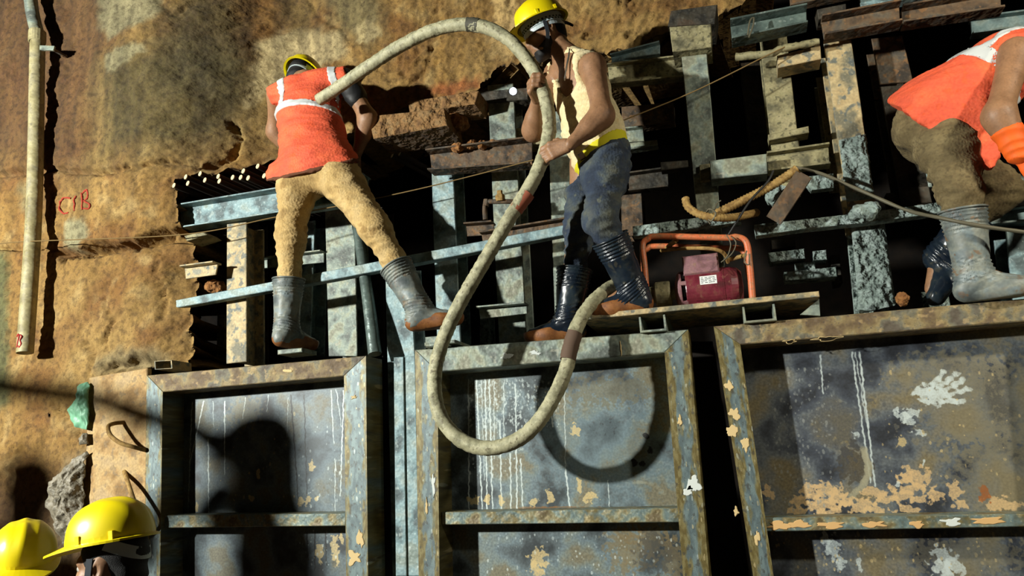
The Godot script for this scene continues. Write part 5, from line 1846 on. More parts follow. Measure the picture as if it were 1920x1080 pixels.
# wrist, direction to the knuckles, the side the palm faces, the thumb side; curl per joint
func hand_sdf(w: Vector3, dir: Vector3, palm: Vector3, thumb: Vector3, curl := 0.35, r := 0.0088, thumb_curl := 0.5) -> Sdf:
	var d := dir.normalized()
	var n := (palm - d * palm.dot(d)).normalized()
	var t := (thumb - d * thumb.dot(d) - n * thumb.dot(n)).normalized()
	var s := Sdf.new(w + d * 0.06 - Vector3.ONE * 0.145, w + d * 0.06 + Vector3.ONE * 0.145, 0.003, 0.0035)
	var lens := [0.044, 0.027, 0.021]
	for f in 4:
		var scale: float = [0.95, 1.06, 1.0, 0.82][f]
		var off: float = [0.030, 0.010, -0.010, -0.029][f]
		var kn := w + d * (0.088 - 0.006 * absf(f - 1.0)) + t * off
		s.cap(w + d * 0.012 + t * off * 0.55, kn, 0.016, r + 0.0035)
		var a := kn
		var dd := d
		var nn := n
		for j in 3:
			var c: float = curl * [0.9, 1.2, 0.9][j]
			var d2 := (dd * cos(c) + nn * sin(c)).normalized()
			nn = (nn * cos(c) - dd * sin(c)).normalized()
			dd = d2
			var b: Vector3 = a + dd * lens[j] * scale
			s.cap(a, b, r * (1.08 - 0.1 * j), r * (1.0 - 0.1 * j))
			a = b
	# ball of the thumb and the thumb itself, from the side of the palm
	var tb := w + d * 0.026 + t * 0.024 + n * 0.008
	s.cap(w + d * 0.01 + t * 0.012, tb, 0.015, 0.015)
	var td := (d * 0.65 + t * 0.65 + n * 0.45).normalized()
	var t1 := tb + td * 0.038
	s.cap(tb, t1, 0.0135, 0.0105)
	td = (td + (n * 0.8 - t * 0.35) * thumb_curl).normalized()
	var t2 := t1 + td * 0.03
	s.cap(t1, t2, 0.0105, 0.0098)
	td = (td + (n * 0.8 - t * 0.4) * thumb_curl).normalized()
	s.cap(t2, t2 + td * 0.024, 0.0098, 0.0082)
	return s


func body_mesh(J: Dictionary, hands: Array) -> ArrayMesh:
	var pts := [J.pelvis, J.chest, J.neck, J.hipL, J.hipR, J.kneeL, J.kneeR, J.ankL, J.ankR, J.shL, J.shR, J.elL, J.elR, J.wrL, J.wrR, J.head]
	var b := bounds(pts, 0.16)
	var s := Sdf.new(b[0], b[1], 0.0125, 0.016)
	add_torso(s, J, -0.006, J.get("w", 1.0))
	add_legs(s, J, -0.008)
	add_arms(s, J, 0.0)
	s.cap(J.neck, (J.neck as Vector3).lerp(J.head, 0.6), 0.056, 0.05)
	for e in ["L", "R"]:
		var dir: Vector3 = J.get("toe" + e, Vector3(0, 0, 1))
		s.cap(J["ank" + e], J["ank" + e] + dir * 0.1 + Vector3(0, -0.05, 0), 0.035, 0.03)
	return sdf_mesh([s, head_sdf(J)] + hands)


func cloth_wrinkle(amp: float, fold: float) -> Callable:
	return func(v: Vector3, n: Vector3) -> Vector3:
		var f := N3.get_noise_3d(v.x * 5.0, v.y * 15.0, v.z * 5.0)
		return v + n * (amp * N3.get_noise_3dv(v * 5.0) + fold * (1.0 - 2.6 * absf(f)))


func garment(J: Dictionary, called: String, m: Material, parent: Node, fill: Callable, box: Array, cell: float, amp := 0.006, fold := 0.003, k := 0.018) -> MeshInstance3D:
	var s := Sdf.new(box[0], box[1], cell, k)
	fill.call(s)
	return put(sdf_mesh([s], cloth_wrinkle(amp, fold)), called, m, parent)


func trousers(J: Dictionary, parent: Node, m: Material, g: float, waist: Vector3, waist_n: Vector3, called := "trousers", fold := 0.005) -> void:
	var b := bounds([J.pelvis, J.hipL, J.hipR, J.kneeL, J.kneeR, J.ankL, J.ankR], 0.19)
	garment(J, called, m, parent, func(s: Sdf):
		var B := torso_basis(J)
		s.ell(J.pelvis, B, Vector3(0.152, 0.14, 0.118) + Vector3.ONE * g)
		add_legs(s, J, g)
		s.cut(waist, waist_n)
		for e in ["L", "R"]:
			s.cap(J["hip" + e], (J["hip" + e] as Vector3).lerp(J["knee" + e], 0.2), 0.092 + g, 0.084 + g), b, 0.0095, 0.006, fold)


func boot(parent: Node, knee: Vector3, ank: Vector3, dir: Vector3, up: Vector3, m: Material, sole_m: Material, tall := 0.25, ribs := true) -> void:
	var d := (dir - up * dir.dot(up)).normalized()
	var top := ank.lerp(knee, tall / ank.distance_to(knee))
	var heel := ank - up * 0.062 - d * 0.03
	var ball := ank - up * 0.07 + d * 0.10
	var toe := ank - up * 0.068 + d * 0.165
	var box := bounds([top, heel, ball, toe], 0.112)
	var ax := (top - ank).normalized()
	var s := Sdf.new(box[0], box[1], 0.0058, 0.012)
	s.cap(top, ank, 0.079, 0.057)
	s.cap(ank, heel, 0.05, 0.036)
	s.cap(ank - up * 0.03 + d * 0.015, ball - up * 0.0, 0.046, 0.036)
	s.cap(ball, toe, 0.036, 0.030)
	s.cap(heel, ball, 0.038, 0.036)
	s.cut(top, ax)
	s.cut(ank - up * 0.094, -up)
	var wr := func(v: Vector3, n: Vector3) -> Vector3:
		var t := (v - ank).dot(ax)
		var side := n.dot(ax)
		if absf(side) > 0.8:
			return v
		var q := 0.0
		if t > tall - 0.085:
			q = 0.0040 * sin(t / 0.0150 * TAU)
		elif t > -0.03 and t < 0.05:
			q = 0.0034 * sin((t + 0.35 * (v - ank).dot(d)) / 0.0145 * TAU)
		return v + n * (q if ribs else 0.0) + n * 0.003 * N2.get_noise_3dv(v * 14.0)
	var bt := put(sdf_mesh([s], wr), "boot", m, parent)
	var f := Sdf.new(box[0], box[1], 0.0065, 0.010)
	f.cap(heel, ball, 0.046, 0.047)
	f.cap(ball, toe, 0.047, 0.040)
	f.cut(ank - up * 0.036 + d * 0.03, up + d * 0.12)
	f.cut(ank - up * 0.108, -up)
	put(sdf_mesh([f]), "sole", sole_m, bt)
	# rolled rim at the top
	var ring := []
	var x := ax.cross(Vector3(0.3, 0.1, 0.9)).normalized()
	var z := x.cross(ax)
	for i in 25:
		var a := TAU * i / 24.0
		ring.append(top + (x * cos(a) + z * sin(a)) * 0.079)
	put(tube(spline(ring, 0.01), 0.0045, 0.0045, 8), "rolled_rim", m, bt)


# safety helmet: shell with ribs, brim with a peak, webbing band
func helmet(parent: Node, c: Vector3, B: Basis, m: Material, band_m: Material, strap := true, lift := 0.035, rear_only := false) -> void:
	var nt := 48
	var np := 14
	var rad := func(th: float) -> Vector2: return Vector2(0.104 * sin(th), 0.127 * cos(th))
	var outer := func(i: int, j: int, inset: float) -> Vector3:
		var th := TAU * i / nt
		var ph := PI / 2 * j / np
		var q: Vector2 = rad.call(th)
		var cs := cos(ph)
		var e := pow(cs, 0.82)
		var y := 0.118 * pow(sin(ph), 0.92)
		var p := Vector3(q.x * e, y, q.y * e)
		# three ribs run from front to back over the crown
		var rib := exp(-pow(p.x / 0.014, 2.0)) + 0.6 * exp(-pow((absf(p.x) - 0.045) / 0.010, 2.0))
		var s := 1.0 + 0.040 * rib * smoothstep(0.15, 0.7, sin(ph)) - inset
		return c + B * (p * s + Vector3(0, lift, 0))
	var st := SurfaceTool.new()
	st.begin(Mesh.PRIMITIVE_TRIANGLES)
	st.set_smooth_group(0)
	for i in nt:
		for j in np:
			quad(st, outer.call(i, j, 0.0), outer.call(i + 1, j, 0.0), outer.call(i + 1, j + 1, 0.0), outer.call(i, j + 1, 0.0))
			quad(st, outer.call(i + 1, j, 0.03), outer.call(i, j, 0.03), outer.call(i, j + 1, 0.03), outer.call(i + 1, j + 1, 0.03))
	st.index()
	var h := put(done(st), "helmet", m, parent)
	st = SurfaceTool.new()
	st.begin(Mesh.PRIMITIVE_TRIANGLES)
	st.set_smooth_group(-1)
	var rim := func(i: int, o: float, dy: float) -> Vector3:
		var th := TAU * i / nt
		var q: Vector2 = rad.call(th)
		var f := maxf(0.0, cos(th))
		var w := o * (0.012 + 0.05 * f * f)
		var nrm := Vector2(sin(th), cos(th))
		return c + B * Vector3(q.x + nrm.x * w, lift + dy - o * (0.004 + 0.016 * f * f), q.y + nrm.y * w)
	for i in nt:
		for k in 4:
			quad(st, rim.call(i, k / 4.0, 0.002), rim.call(i + 1, k / 4.0, 0.002), rim.call(i + 1, (k + 1) / 4.0, 0.002), rim.call(i, (k + 1) / 4.0, 0.002))
			quad(st, rim.call(i, (k + 1) / 4.0, -0.004), rim.call(i + 1, (k + 1) / 4.0, -0.004), rim.call(i + 1, k / 4.0, -0.004), rim.call(i, k / 4.0, -0.004))
		quad(st, rim.call(i, 1.0, -0.004), rim.call(i, 1.0, 0.002), rim.call(i + 1, 1.0, 0.002), rim.call(i + 1, 1.0, -0.004))
		quad(st, rim.call(i + 1, 0.0, -0.004), rim.call(i + 1, 0.0, 0.012), rim.call(i, 0.0, 0.012), rim.call(i, 0.0, -0.004))
	put(done(st), "brim", m, h)
	# lugs that hold the webbing
	for e in [[-1, 0.035], [1, 0.035], [-1, -0.06], [1, -0.06]]:
		st = begin()
		var at: Vector3 = c + B * Vector3(0.104 * e[0] * sqrt(maxf(0.0, 1.0 - pow(e[1] / 0.127, 2.0))), lift + 0.012, e[1])
		bar(st, at - B.y * 0.012, at + B.y * 0.012, 0.012, 0.010, B.z)
		put(done(st), "lug", m, h)
	if rear_only:
		# webbing cradle hanging at the back of the head
		var wb := []
		for i in 13:
			var th := PI * (0.60 + 0.80 * i / 12.0)
			wb.append(c + B * Vector3(0.086 * sin(th), lift - 0.01 - 0.045 * sin(PI * i / 12.0), 0.108 * cos(th)))
		var wp := spline(wb, 0.01)
		st = begin()
		for i in wp.size() - 1:
			bar(st, wp[i], wp[i + 1] + (wp[i + 1] - wp[i]) * 0.2, 0.034, 0.004, B.y)
		put(done(st), "headband", band_m, h)
	else:
		ring_band(h, "headband", c, B, Vector2(0.083, 0.103), -0.004, lift + 0.004, band_m)
	if strap:
		var pts := []
		for e in [[-1, 0.03, 0.012], [-1, -0.04, 0.022], [-1, -0.085, 0.04], [0, -0.118, 0.055], [1, -0.085, 0.04], [1, -0.04, 0.022], [1, 0.03, 0.012]]:
			pts.append(c + B * Vector3(e[0] * (0.083 if e[1] > -0.05 else 0.055), e[1], e[2]))
		var path := spline(pts, 0.008)
		st = begin()
		for i in path.size() - 1:
			var a := path[i]
			var b := path[i + 1]
			var outv := ((a + b) / 2 - (c + B * Vector3(0, -0.03, 0.02))).normalized()
			bar(st, a, b + (b - a) * 0.15, 0.018, 0.004, (b - a).cross(outv))
		put(done(st), "chin_strap", M.strap, h)


func ring_band(parent: Node, called: String, c: Vector3, B: Basis, r: Vector2, y0: float, y1: float, m: Material) -> MeshInstance3D:
	var st := SurfaceTool.new()
	st.begin(Mesh.PRIMITIVE_TRIANGLES)
	st.set_smooth_group(-1)
	var n := 40
	for i in n:
		var p := []
		for q in [[i, y0, 1.0], [i + 1, y0, 1.0], [i + 1, y1, 1.0], [i, y1, 1.0], [i, y0, 0.96], [i + 1, y0, 0.96], [i + 1, y1, 0.96], [i, y1, 0.96]]:
			var th: float = TAU * q[0] / n
			p.append(c + B * Vector3(r.x * sin(th) * q[2], q[1], r.y * cos(th) * q[2]))
		quad(st, p[0], p[1], p[2], p[3])
		quad(st, p[5], p[4], p[7], p[6])
		quad(st, p[3], p[2], p[6], p[7])
		quad(st, p[4], p[5], p[1], p[0])
	return put(done(st), called, m, parent)


func hair(parent: Node, J: Dictionary, low := -0.055) -> void:
	var B: Basis = J.head_basis
	var c: Vector3 = J.head
	var s := Sdf.new(c - Vector3.ONE * 0.15, c + Vector3.ONE * 0.15, 0.006, 0.008)
	s.ell(c + B * Vector3(0, 0.035, -0.014), B, Vector3(0.077, 0.086, 0.097))
	s.ell(c + B * Vector3(0, -0.03, -0.05), B, Vector3(0.06, 0.05, 0.05))
	s.cut(c + B * Vector3(0, low, 0), -B.y)
	s.cut(c + B * Vector3(0, 0.03, 0.066), B * Vector3(0, -0.75, 0.66))
	put(sdf_mesh([s], cloth_wrinkle(0.003, 0.002)), "hair", M.hair, parent)


func eyes(parent: Node, J: Dictionary) -> void:
	var B: Basis = J.head_basis
	for e in [-1, 1]:
		var at: Vector3 = J.head + B * Vector3(0.031 * e, 0.007, 0.073)
		var ev := put(lathe(at, B.z, [[0.0, -0.012], [0.0085, -0.0085], [0.012, 0.0], [0.0085, 0.0085], [0.0, 0.012]], 14), "eye", M.eye, parent)
		put(lathe(at + B.z * 0.0095, B.z, [[0.0065, 0.0], [0.004, 0.0026], [0.0, 0.003]], 12), "iris", M.black, ev)


func build_people() -> void:
	worker_in_vest()
	worker_in_tank_top()
	worker_bending()
	onlookers()


func worker_in_vest() -> void:
	var J := {"pelvis": P(592, 312, -0.07), "chest": P(578, 210, -0.15), "neck": P(574, 152, -0.22), "hipL": P(560, 332, -0.07), "hipR": P(630, 326, -0.07),
		"kneeL": P(546, 438, -0.03), "ankL": P(537, 612, -0.06), "kneeR": P(704, 428, 0.0), "ankR": P(786, 578, -0.04),
		"shL": P(520, 178, -0.17), "elL": P(516, 246, -0.30), "wrL": P(552, 292, -0.38), "shR": P(648, 150, -0.18), "elR": P(691, 222, -0.20), "wrR": P(668, 292, -0.27), "head": P(567, 150, -0.33)}
	J.head_basis = orient(Vector3(0.08, -0.50, -0.86), Vector3(0, 1, 0))
	J.toeL = Vector3(0.25, 0, -0.97)
	J.toeR = Vector3(0.93, 0, -0.30)
	var o := thing("person", Vector3(P(650, 660, -0.06).x, P(540, 660, -0.06).y, -0.06), "worker in an orange vest and khaki trousers seen from behind, legs spread across two shutters", "person")
	put(body_mesh(J, [hand_sdf(J.wrL, Vector3(0.9, -0.3, -0.3), Vector3(0, -0.3, -1), Vector3(0, 1, 0)), hand_sdf(J.wrR, Vector3(-0.2, -0.9, -0.4), Vector3(-1, 0, 0), Vector3(0, 0, -1))]), "body", M.skin, o)
	hair(o, J, -0.075)
	eyes(o, J)
	helmet(o, J.head, J.head_basis, M.helmet, M.band, true)
	var waist_n := Vector3(0.12, 1, 0)
	trousers(J, o, M.khaki, 0.014, J.pelvis + Vector3(0, 0.07, 0), waist_n)
	garment(J, "shirt_sleeve", M.black, o, func(s: Sdf):
		s.cap(J.shR, (J.shR as Vector3).lerp(J.elR, 0.5), 0.066, 0.058), bounds([J.shR, J.elR], 0.1), 0.008)
	# vest: loose, hem hanging lower on his left
	var B := torso_basis(J)
	var hem := P(588, 322, 0.05)
	var hem_n := (P(672, 302, 0.05) - P(503, 340, 0.05)).cross(CAM - P(588, 320, 0.05)).normalized()
	hem_n *= -signf(hem_n.y)
	var top := P(575, 132, -0.1)
	var box := bounds([J.pelvis + Vector3(0, -0.1, 0), J.shL, J.shR, J.neck], 0.2)
	var shape := func(s: Sdf, g: float):
		s.ell(J.chest, B, Vector3(0.168, 0.17, 0.118) + Vector3.ONE * g)
		s.ell((J.pelvis as Vector3).lerp(J.chest, 0.5), B, Vector3(0.172, 0.20, 0.118) + Vector3.ONE * g)
		s.ell(J.pelvis + Vector3(0.005, 0.0, 0.0), B, Vector3(0.195, 0.16, 0.135) + Vector3.ONE * g)
		s.cap(P(534, 336, -0.07), P(642, 318, -0.07), 0.08 + g, 0.08 + g)
		s.cap((J.shL as Vector3), (J.shR as Vector3), 0.055 + g, 0.055 + g)
		s.cap((J.shL as Vector3).lerp(J.shR, 0.3), (J.neck as Vector3).lerp(J.chest, 0.1), 0.06 + g, 0.05 + g)
		s.cap((J.shL as Vector3).lerp(J.shR, 0.7), (J.neck as Vector3).lerp(J.chest, 0.1), 0.06 + g, 0.05 + g)
		s.cut(hem, hem_n)
		s.cut(top + B.y * 0.03, B.y)
		s.cut(J.shR + B.x * 0.03, B.x + B.y * 0.12)
		s.cut(J.shL - B.x * 0.03, -B.x + B.y * 0.12)
	var v := garment(J, "vest", M.vest, o, func(s: Sdf): shape.call(s, 0.016), box, 0.009, 0.005, 0.004, 0.02)
	var small := bounds([J.chest, J.shL, J.shR, J.neck], 0.17)
	var bandp := P(578, 186, 0.0)
	var bn := Vector3(0.10, 1.0, -0.25).normalized()
	garment(J, "reflective_stripe", M.tape, v, func(s: Sdf):
		shape.call(s, 0.0205)
		s.cut(bandp + bn * 0.021, bn)
		s.cut(bandp - bn * 0.021, -bn), small, 0.007, 0.005, 0.004, 0.02)
	for c in [P(516, 170, 0.0), P(612, 150, 0.0)]:
		garment(J, "reflective_stripe", M.tape, v, func(s: Sdf):
			shape.call(s, 0.0205)
			s.cut(c + B.x * 0.023, B.x)
			s.cut(c - B.x * 0.023, -B.x)
			s.cut(bandp + bn * 0.015, -bn)
			s.cut(J.chest, -B.z), small, 0.007, 0.005, 0.004, 0.02)
	garment(J, "hem_binding", M.hem, v, func(s: Sdf):
		shape.call(s, 0.019)
		s.cut(hem - hem_n * 0.020, -hem_n), box, 0.008, 0.005, 0.004, 0.02)
	boot(o, J.kneeL, J.ankL, J.toeL, Vector3.UP, M.muddy_boot, M.sole, 0.24)
	boot(o, J.kneeR, J.ankR, J.toeR, Vector3(-0.1, 1, 0).normalized(), M.muddy_boot, M.sole, 0.24)


func worker_in_tank_top() -> void:
	var J := {"w": 0.92, "pelvis": P(1122, 284, -0.02), "chest": P(1090, 172, -0.03), "neck": P(1064, 108, -0.05), "hipL": P(1136, 308, 0.07), "hipR": P(1100, 310, -0.10),
		"kneeL": P(1126, 410, 0.13), "ankL": P(1188, 543, 0.0), "kneeR": P(1086, 430, -0.08), "ankR": P(1066, 596, -0.08),
		"shL": P(1112, 124, 0.12), "elL": P(1130, 216, 0.19), "wrL": P(1068, 272, 0.245), "shR": P(1042, 138, -0.17), "elR": P(1000, 246, -0.04), "wrR": P(1012, 158, 0.158) + Vector3(-0.034, -0.042, -0.062), "head": P(1023, 62, -0.03)}
	J.head_basis = orient(Vector3(-0.86, -0.34, 0.38), Vector3(0, 1, 0.05))
	J.toeL = Vector3(-0.97, 0, 0.2)
	J.toeR = Vector3(-0.96, 0, 0.2)
	var o := thing("person", Vector3(P(1110, 620, -0.05).x, P(1020, 632, -0.05).y, -0.05), "bearded worker in a cream tank top and blue jeans gripping the hose with both hands", "person")
	var hl := hand_sdf(J.wrL, Vector3(-1, -0.13, 0.0), Vector3(0, 0, -1), Vector3(-0.2, 1, 0), 0.55, 0.0092)
	var hr := hand_sdf(J.wrR, Vector3(-0.10, 0.42, 0.90), Vector3(1.0, 0.0, 0.0), Vector3(0, 1, -0.4), 0.85, 0.0095)
	put(body_mesh(J, [hl, hr]), "body", M.skin, o)
	eyes(o, J)
	var B: Basis = J.head_basis
	var c: Vector3 = J.head
	hair(o, J, -0.06)
	# beard and moustache
	var s := Sdf.new(c - Vector3.ONE * 0.16, c + Vector3.ONE * 0.16, 0.0042, 0.008)
	s.ell(c + B * Vector3(0, -0.060, 0.036), B, Vector3(0.060, 0.062, 0.062))
	s.cap(c + B * Vector3(-0.02, -0.104, 0.066), c + B * Vector3(0.02, -0.104, 0.066), 0.022, 0.022)
	for e in [-1, 1]:
		s.cap(c + B * Vector3(0.058 * e, -0.03, 0.004), c + B * Vector3(0.05 * e, -0.07, 0.025), 0.010, 0.016)
	s.carve(c + B * Vector3(0, -0.03, 0.082), B, Vector3(0.042, 0.026, 0.05))
	s.carve(c + B * Vector3(0, -0.068, 0.098), B, Vector3(0.017, 0.009, 0.016))
	s.cut(c + B * Vector3(0, -0.046, 0), B * Vector3(0, 1, 0.34))
	put(sdf_mesh([s], cloth_wrinkle(0.003, 0.002)), "beard", M.hair, o)
	var mo := Sdf.new(c - Vector3.ONE * 0.14, c + Vector3.ONE * 0.14, 0.0036, 0.005)
	for e in [-1, 1]:
		mo.cap(c + B * Vector3(0.003 * e, -0.052, 0.094), c + B * Vector3(0.028 * e, -0.064, 0.078), 0.0075, 0.005)
		s = mo
	put(sdf_mesh([mo]), "moustache", M.hair, o)
	for e in [-1, 1]:
		put(tube(spline([c + B * Vector3(0.012 * e, 0.027, 0.090), c + B * Vector3(0.030 * e, 0.033, 0.083), c + B * Vector3(0.046 * e, 0.025, 0.070)], 0.005), 0.0042, 0.003, 8), "eyebrow", M.hair, o)
	helmet(o, c, B, M.helmet, M.band, true, 0.056)
	# printed scarf round the forehead
	var sc := ring_band(o, "head_scarf", c, B, Vector2(0.086, 0.107), 0.016, 0.060, M.band)
	var st := begin()
	for row in 2:
		for i in 34:
			var th := TAU * (i + 0.5 * row) / 34.0
			var at := c + B * Vector3(0.0866 * sin(th), 0.023 + 0.011 * row, 0.1076 * cos(th))
			var tn := B * Vector3(cos(th), 0.0, -sin(th)).normalized()
			bar(st, at - tn * 0.0045, at + tn * 0.0045, 0.007, 0.001, B.y)
	var pr := put(done(st), "scarf_print", mat(Color(0.06, 0.16, 0.12), 0.8), sc)
	pr.set_meta("kind", "stuff")
	put(tube(spline([c + B * Vector3(0.01, 0.02, -0.105), c + B * Vector3(0.0, 0.015, -0.125), c + B * Vector3(0.01, -0.01, -0.14)], 0.005), 0.009, 0.006, 8), "scarf_knot", M.black, sc)
	# tank top, waistband, jeans
	var T := torso_basis(J)
	var wn := Vector3(-0.46, 0.88, 0.05).normalized()
	var wp := P(1126, 284, 0.05)
	var box := bounds([J.pelvis, J.shL, J.shR, J.neck], 0.19)
	var shape := func(q: Sdf, g: float):
		add_torso(q, J, g, 0.92)
	garment(J, "tank_top", M.tank, o, func(q: Sdf):
		shape.call(q, 0.010)
		q.ell((J.pelvis as Vector3).lerp(J.chest, 0.35), T, Vector3(0.16, 0.15, 0.125))
		q.cut(wp + wn * 0.012, -wn)
		for e in ["L", "R"]:
			var sh: Vector3 = J["sh" + e]
			var sgn := 1.0 if e == "R" else -1.0
			q.carve(sh + T.x * 0.035 * sgn - T.y * 0.05, T, Vector3(0.085, 0.125, 0.15))
		q.carve(J.neck + T.y * 0.02 + (B.z - T.y * B.z.dot(T.y)).normalized() * 0.09, T, Vector3(0.085, 0.16, 0.10))
		q.carve(P(1048, 128, 0.09), T, Vector3(0.07, 0.15, 0.11))
		q.carve(J.neck + T.y * 0.03, T, Vector3(0.078, 0.085, 0.11)), box, 0.0085, 0.004, 0.005)
	var lb := bounds([J.pelvis], 0.24)
	garment(J, "waistband", M.yellow_cloth, o, func(q: Sdf):
		q.ell(J.pelvis, T, Vector3(0.158, 0.16, 0.128))
		q.ell((J.pelvis as Vector3).lerp(J.chest, 0.35), T, Vector3(0.15, 0.15, 0.12))
		q.cut(wp + wn * 0.030, wn)
		q.cut(wp - wn * 0.034, -wn), lb, 0.008, 0.004, 0.003)
	trousers(J, o, M.jeans, 0.010, wp - wn * 0.022, wn, "jeans", 0.006)
	var bk := thing_part_buckle(P(1086, 296, 0.13), P(1096, 290, 0.13))
	put(bk, "buckle", M.metal, o)
	# silver neck chain
	put(tube(spline([P(1068, 92, 0.05), P(1066, 108, 0.085), P(1062, 128, 0.105), P(1058, 152, 0.105)], 0.01), 0.003, 0.003, 6, 0.002, 0.008), "neck_chain", M.metal, o)
	put(tube(spline([P(1000, 161, 0.145), P(1004, 166, 0.150), P(1008, 165, 0.145)], 0.004), 0.0035, 0.0035, 8), "finger_ring", M.metal, o)
	boot(o, J.kneeL, J.ankL, J.toeL, Vector3(-0.05, 1, 0).normalized(), M.boot, M.sole, 0.24)
	boot(o, J.kneeR, J.ankR, J.toeR, Vector3.UP, M.boot, M.sole, 0.22)


func thing_part_buckle(a: Vector3, b: Vector3) -> ArrayMesh:
	var st := begin()
	bar(st, a, b, 0.03, 0.012)
	return done(st)


func worker_bending() -> void:
	var J := {"pelvis": P(1752, 228, -0.10), "chest": P(1858, 142, -0.06), "neck": P(1926, 102, -0.04), "hipL": P(1779, 278, 0.0), "hipR": P(1745, 254, -0.2),
		"kneeL": P(1798, 352, 0.05), "ankL": P(1824, 512, 0.0), "kneeR": P(1880, 352, -0.12), "ankR": P(1762, 482, -0.22),
		"shL": P(1905, 100, 0.12), "elL": P(1872, 216, 0.22), "wrL": P(1912, 290, 0.2), "shR": P(1920, 124, -0.24), "elR": P(1968, 232, -0.2), "wrR": P(1990, 310, -0.1), "head": P(2002, 110, -0.02)}
	J.head_basis = orient(Vector3(0.85, -0.5, 0.1), Vector3(0.3, 1, 0))
	J.toeL = Vector3(0.94, 0, 0.2)
	J.toeR = Vector3(-0.5, -0.8, 0.1)
	var o := thing("person", Vector3(P(1824, 560, 0.0).x, P(1824, 556, 0.0).y, 0.0), "worker in an orange vest bending down at the right edge, long orange glove", "person")
	put(body_mesh(J, [hand_sdf(J.wrR, Vector3(0.2, -0.9, 0.3), Vector3(-1, 0, 0), Vector3(0, 0, 1))]), "body", M.skin, o)
	hair(o, J)
	eyes(o, J)
	helmet(o, J.head, J.head_basis, M.helmet, M.band, true)
	trousers(J, o, M.brown_cloth, 0.014, J.pelvis + torso_basis(J).y * 0.07, torso_basis(J).y, "trousers", 0.007)
	# vest
	var B := torso_basis(J)
	var box := bounds([J.pelvis + Vector3(-0.05, -0.12, 0), J.shL, J.shR, J.neck], 0.22)
	var ha := P(1682, 200, 0.0)
	var hb := P(1836, 308, 0.0)
	var hem_n := (hb - ha).cross(CAM - ha).normalized()
	hem_n *= -signf(hem_n.y)
	var hem := (ha + hb) / 2
	var shape := func(s: Sdf, g: float):
		s.ell(J.chest, B, Vector3(0.165, 0.18, 0.122) + Vector3.ONE * g)
		s.ell((J.pelvis as Vector3).lerp(J.chest, 0.5), B, Vector3(0.17, 0.20, 0.13) + Vector3.ONE * g)
		s.ell(J.pelvis, B, Vector3(0.205, 0.20, 0.165) + Vector3.ONE * g)
		s.cap(J.hipL, (J.hipL as Vector3).lerp(J.pelvis, 0.6), 0.142 + g, 0.16 + g)
		# front panel hanging down, flap at its corner
		s.cap(P(1800, 225, 0.06), P(1838, 285, 0.07), 0.06 + g, 0.04 + g)
		s.cap(P(1834, 270, 0.07), P(1838, 306, 0.08), 0.035 + g, 0.012 + g)
		s.cap(P(1700, 195, -0.08), P(1745, 180, -0.08), 0.03 + g, 0.07 + g)
		s.cap(J.shL, J.shR, 0.055 + g, 0.055 + g)
		s.cap((J.shL as Vector3).lerp(J.shR, 0.3), J.neck, 0.055 + g, 0.04 + g)
		s.cap((J.shL as Vector3).lerp(J.shR, 0.7), J.neck, 0.055 + g, 0.04 + g)
		s.cut(hem, hem_n)
		s.cut(J.neck + B.y * 0.01, B.y)
		s.cut(J.shL - B.x * 0.015, -B.x)
	var v := garment(J, "vest", M.vest, o, func(s: Sdf): shape.call(s, 0.014), box, 0.009, 0.006, 0.005, 0.02)
	var bp := P(1842, 136, 0.0)
	var bn := (P(1846, 140, 0.0) - P(1800, 175, 0.0)).normalized()
	var small := bounds([J.chest, J.shL, J.shR, J.neck, J.pelvis], 0.19)
	garment(J, "reflective_stripe", M.tape, v, func(s: Sdf):
		shape.call(s, 0.0185)
		s.cut(bp + bn * 0.028, bn)
		s.cut(bp - bn * 0.028, -bn), small, 0.007, 0.006, 0.005, 0.02)
	var sp := P(1868, 92, 0.06)
	var sn := Vector3(bn.y, -bn.x, 0.6).normalized()
	garment(J, "reflective_stripe", M.tape, v, func(s: Sdf):
		shape.call(s, 0.0185)
		s.cut(sp + sn * 0.024, sn)
		s.cut(sp - sn * 0.024, -sn)
		s.cut(bp + bn * 0.02, -bn), small, 0.007, 0.006, 0.005, 0.02)
	# long rubber glove
	var gs := bounds([J.elL, J.wrL], 0.09)
	var g := Sdf.new(gs[0], gs[1], 0.006, 0.01)
	var el: Vector3 = J.elL
	var wr: Vector3 = J.wrL
	var ga := el.lerp(wr, 0.36)
	g.cap(ga, wr, 0.052, 0.038)
	g.cut(ga, el - wr)
	put(sdf_mesh([g, hand_sdf(wr, Vector3(0.5, -0.85, 0.0), Vector3(0.6, 0.3, -0.7), Vector3(0.5, 0.2, 0.8), 0.5, 0.011)], cloth_wrinkle(0.003, 0.004)), "glove", M.glove, o)
	boot(o, J.kneeL, J.ankL, J.toeL, Vector3.UP, M.muddy_boot, M.muddy_boot, 0.24, true)
	boot(o, J.kneeR, J.ankR, Vector3(-0.6, -0.72, 0.2), Vector3(0.75, -0.62, 0.1).normalized() * -1.0, M.boot, M.boot, 0.2, true)


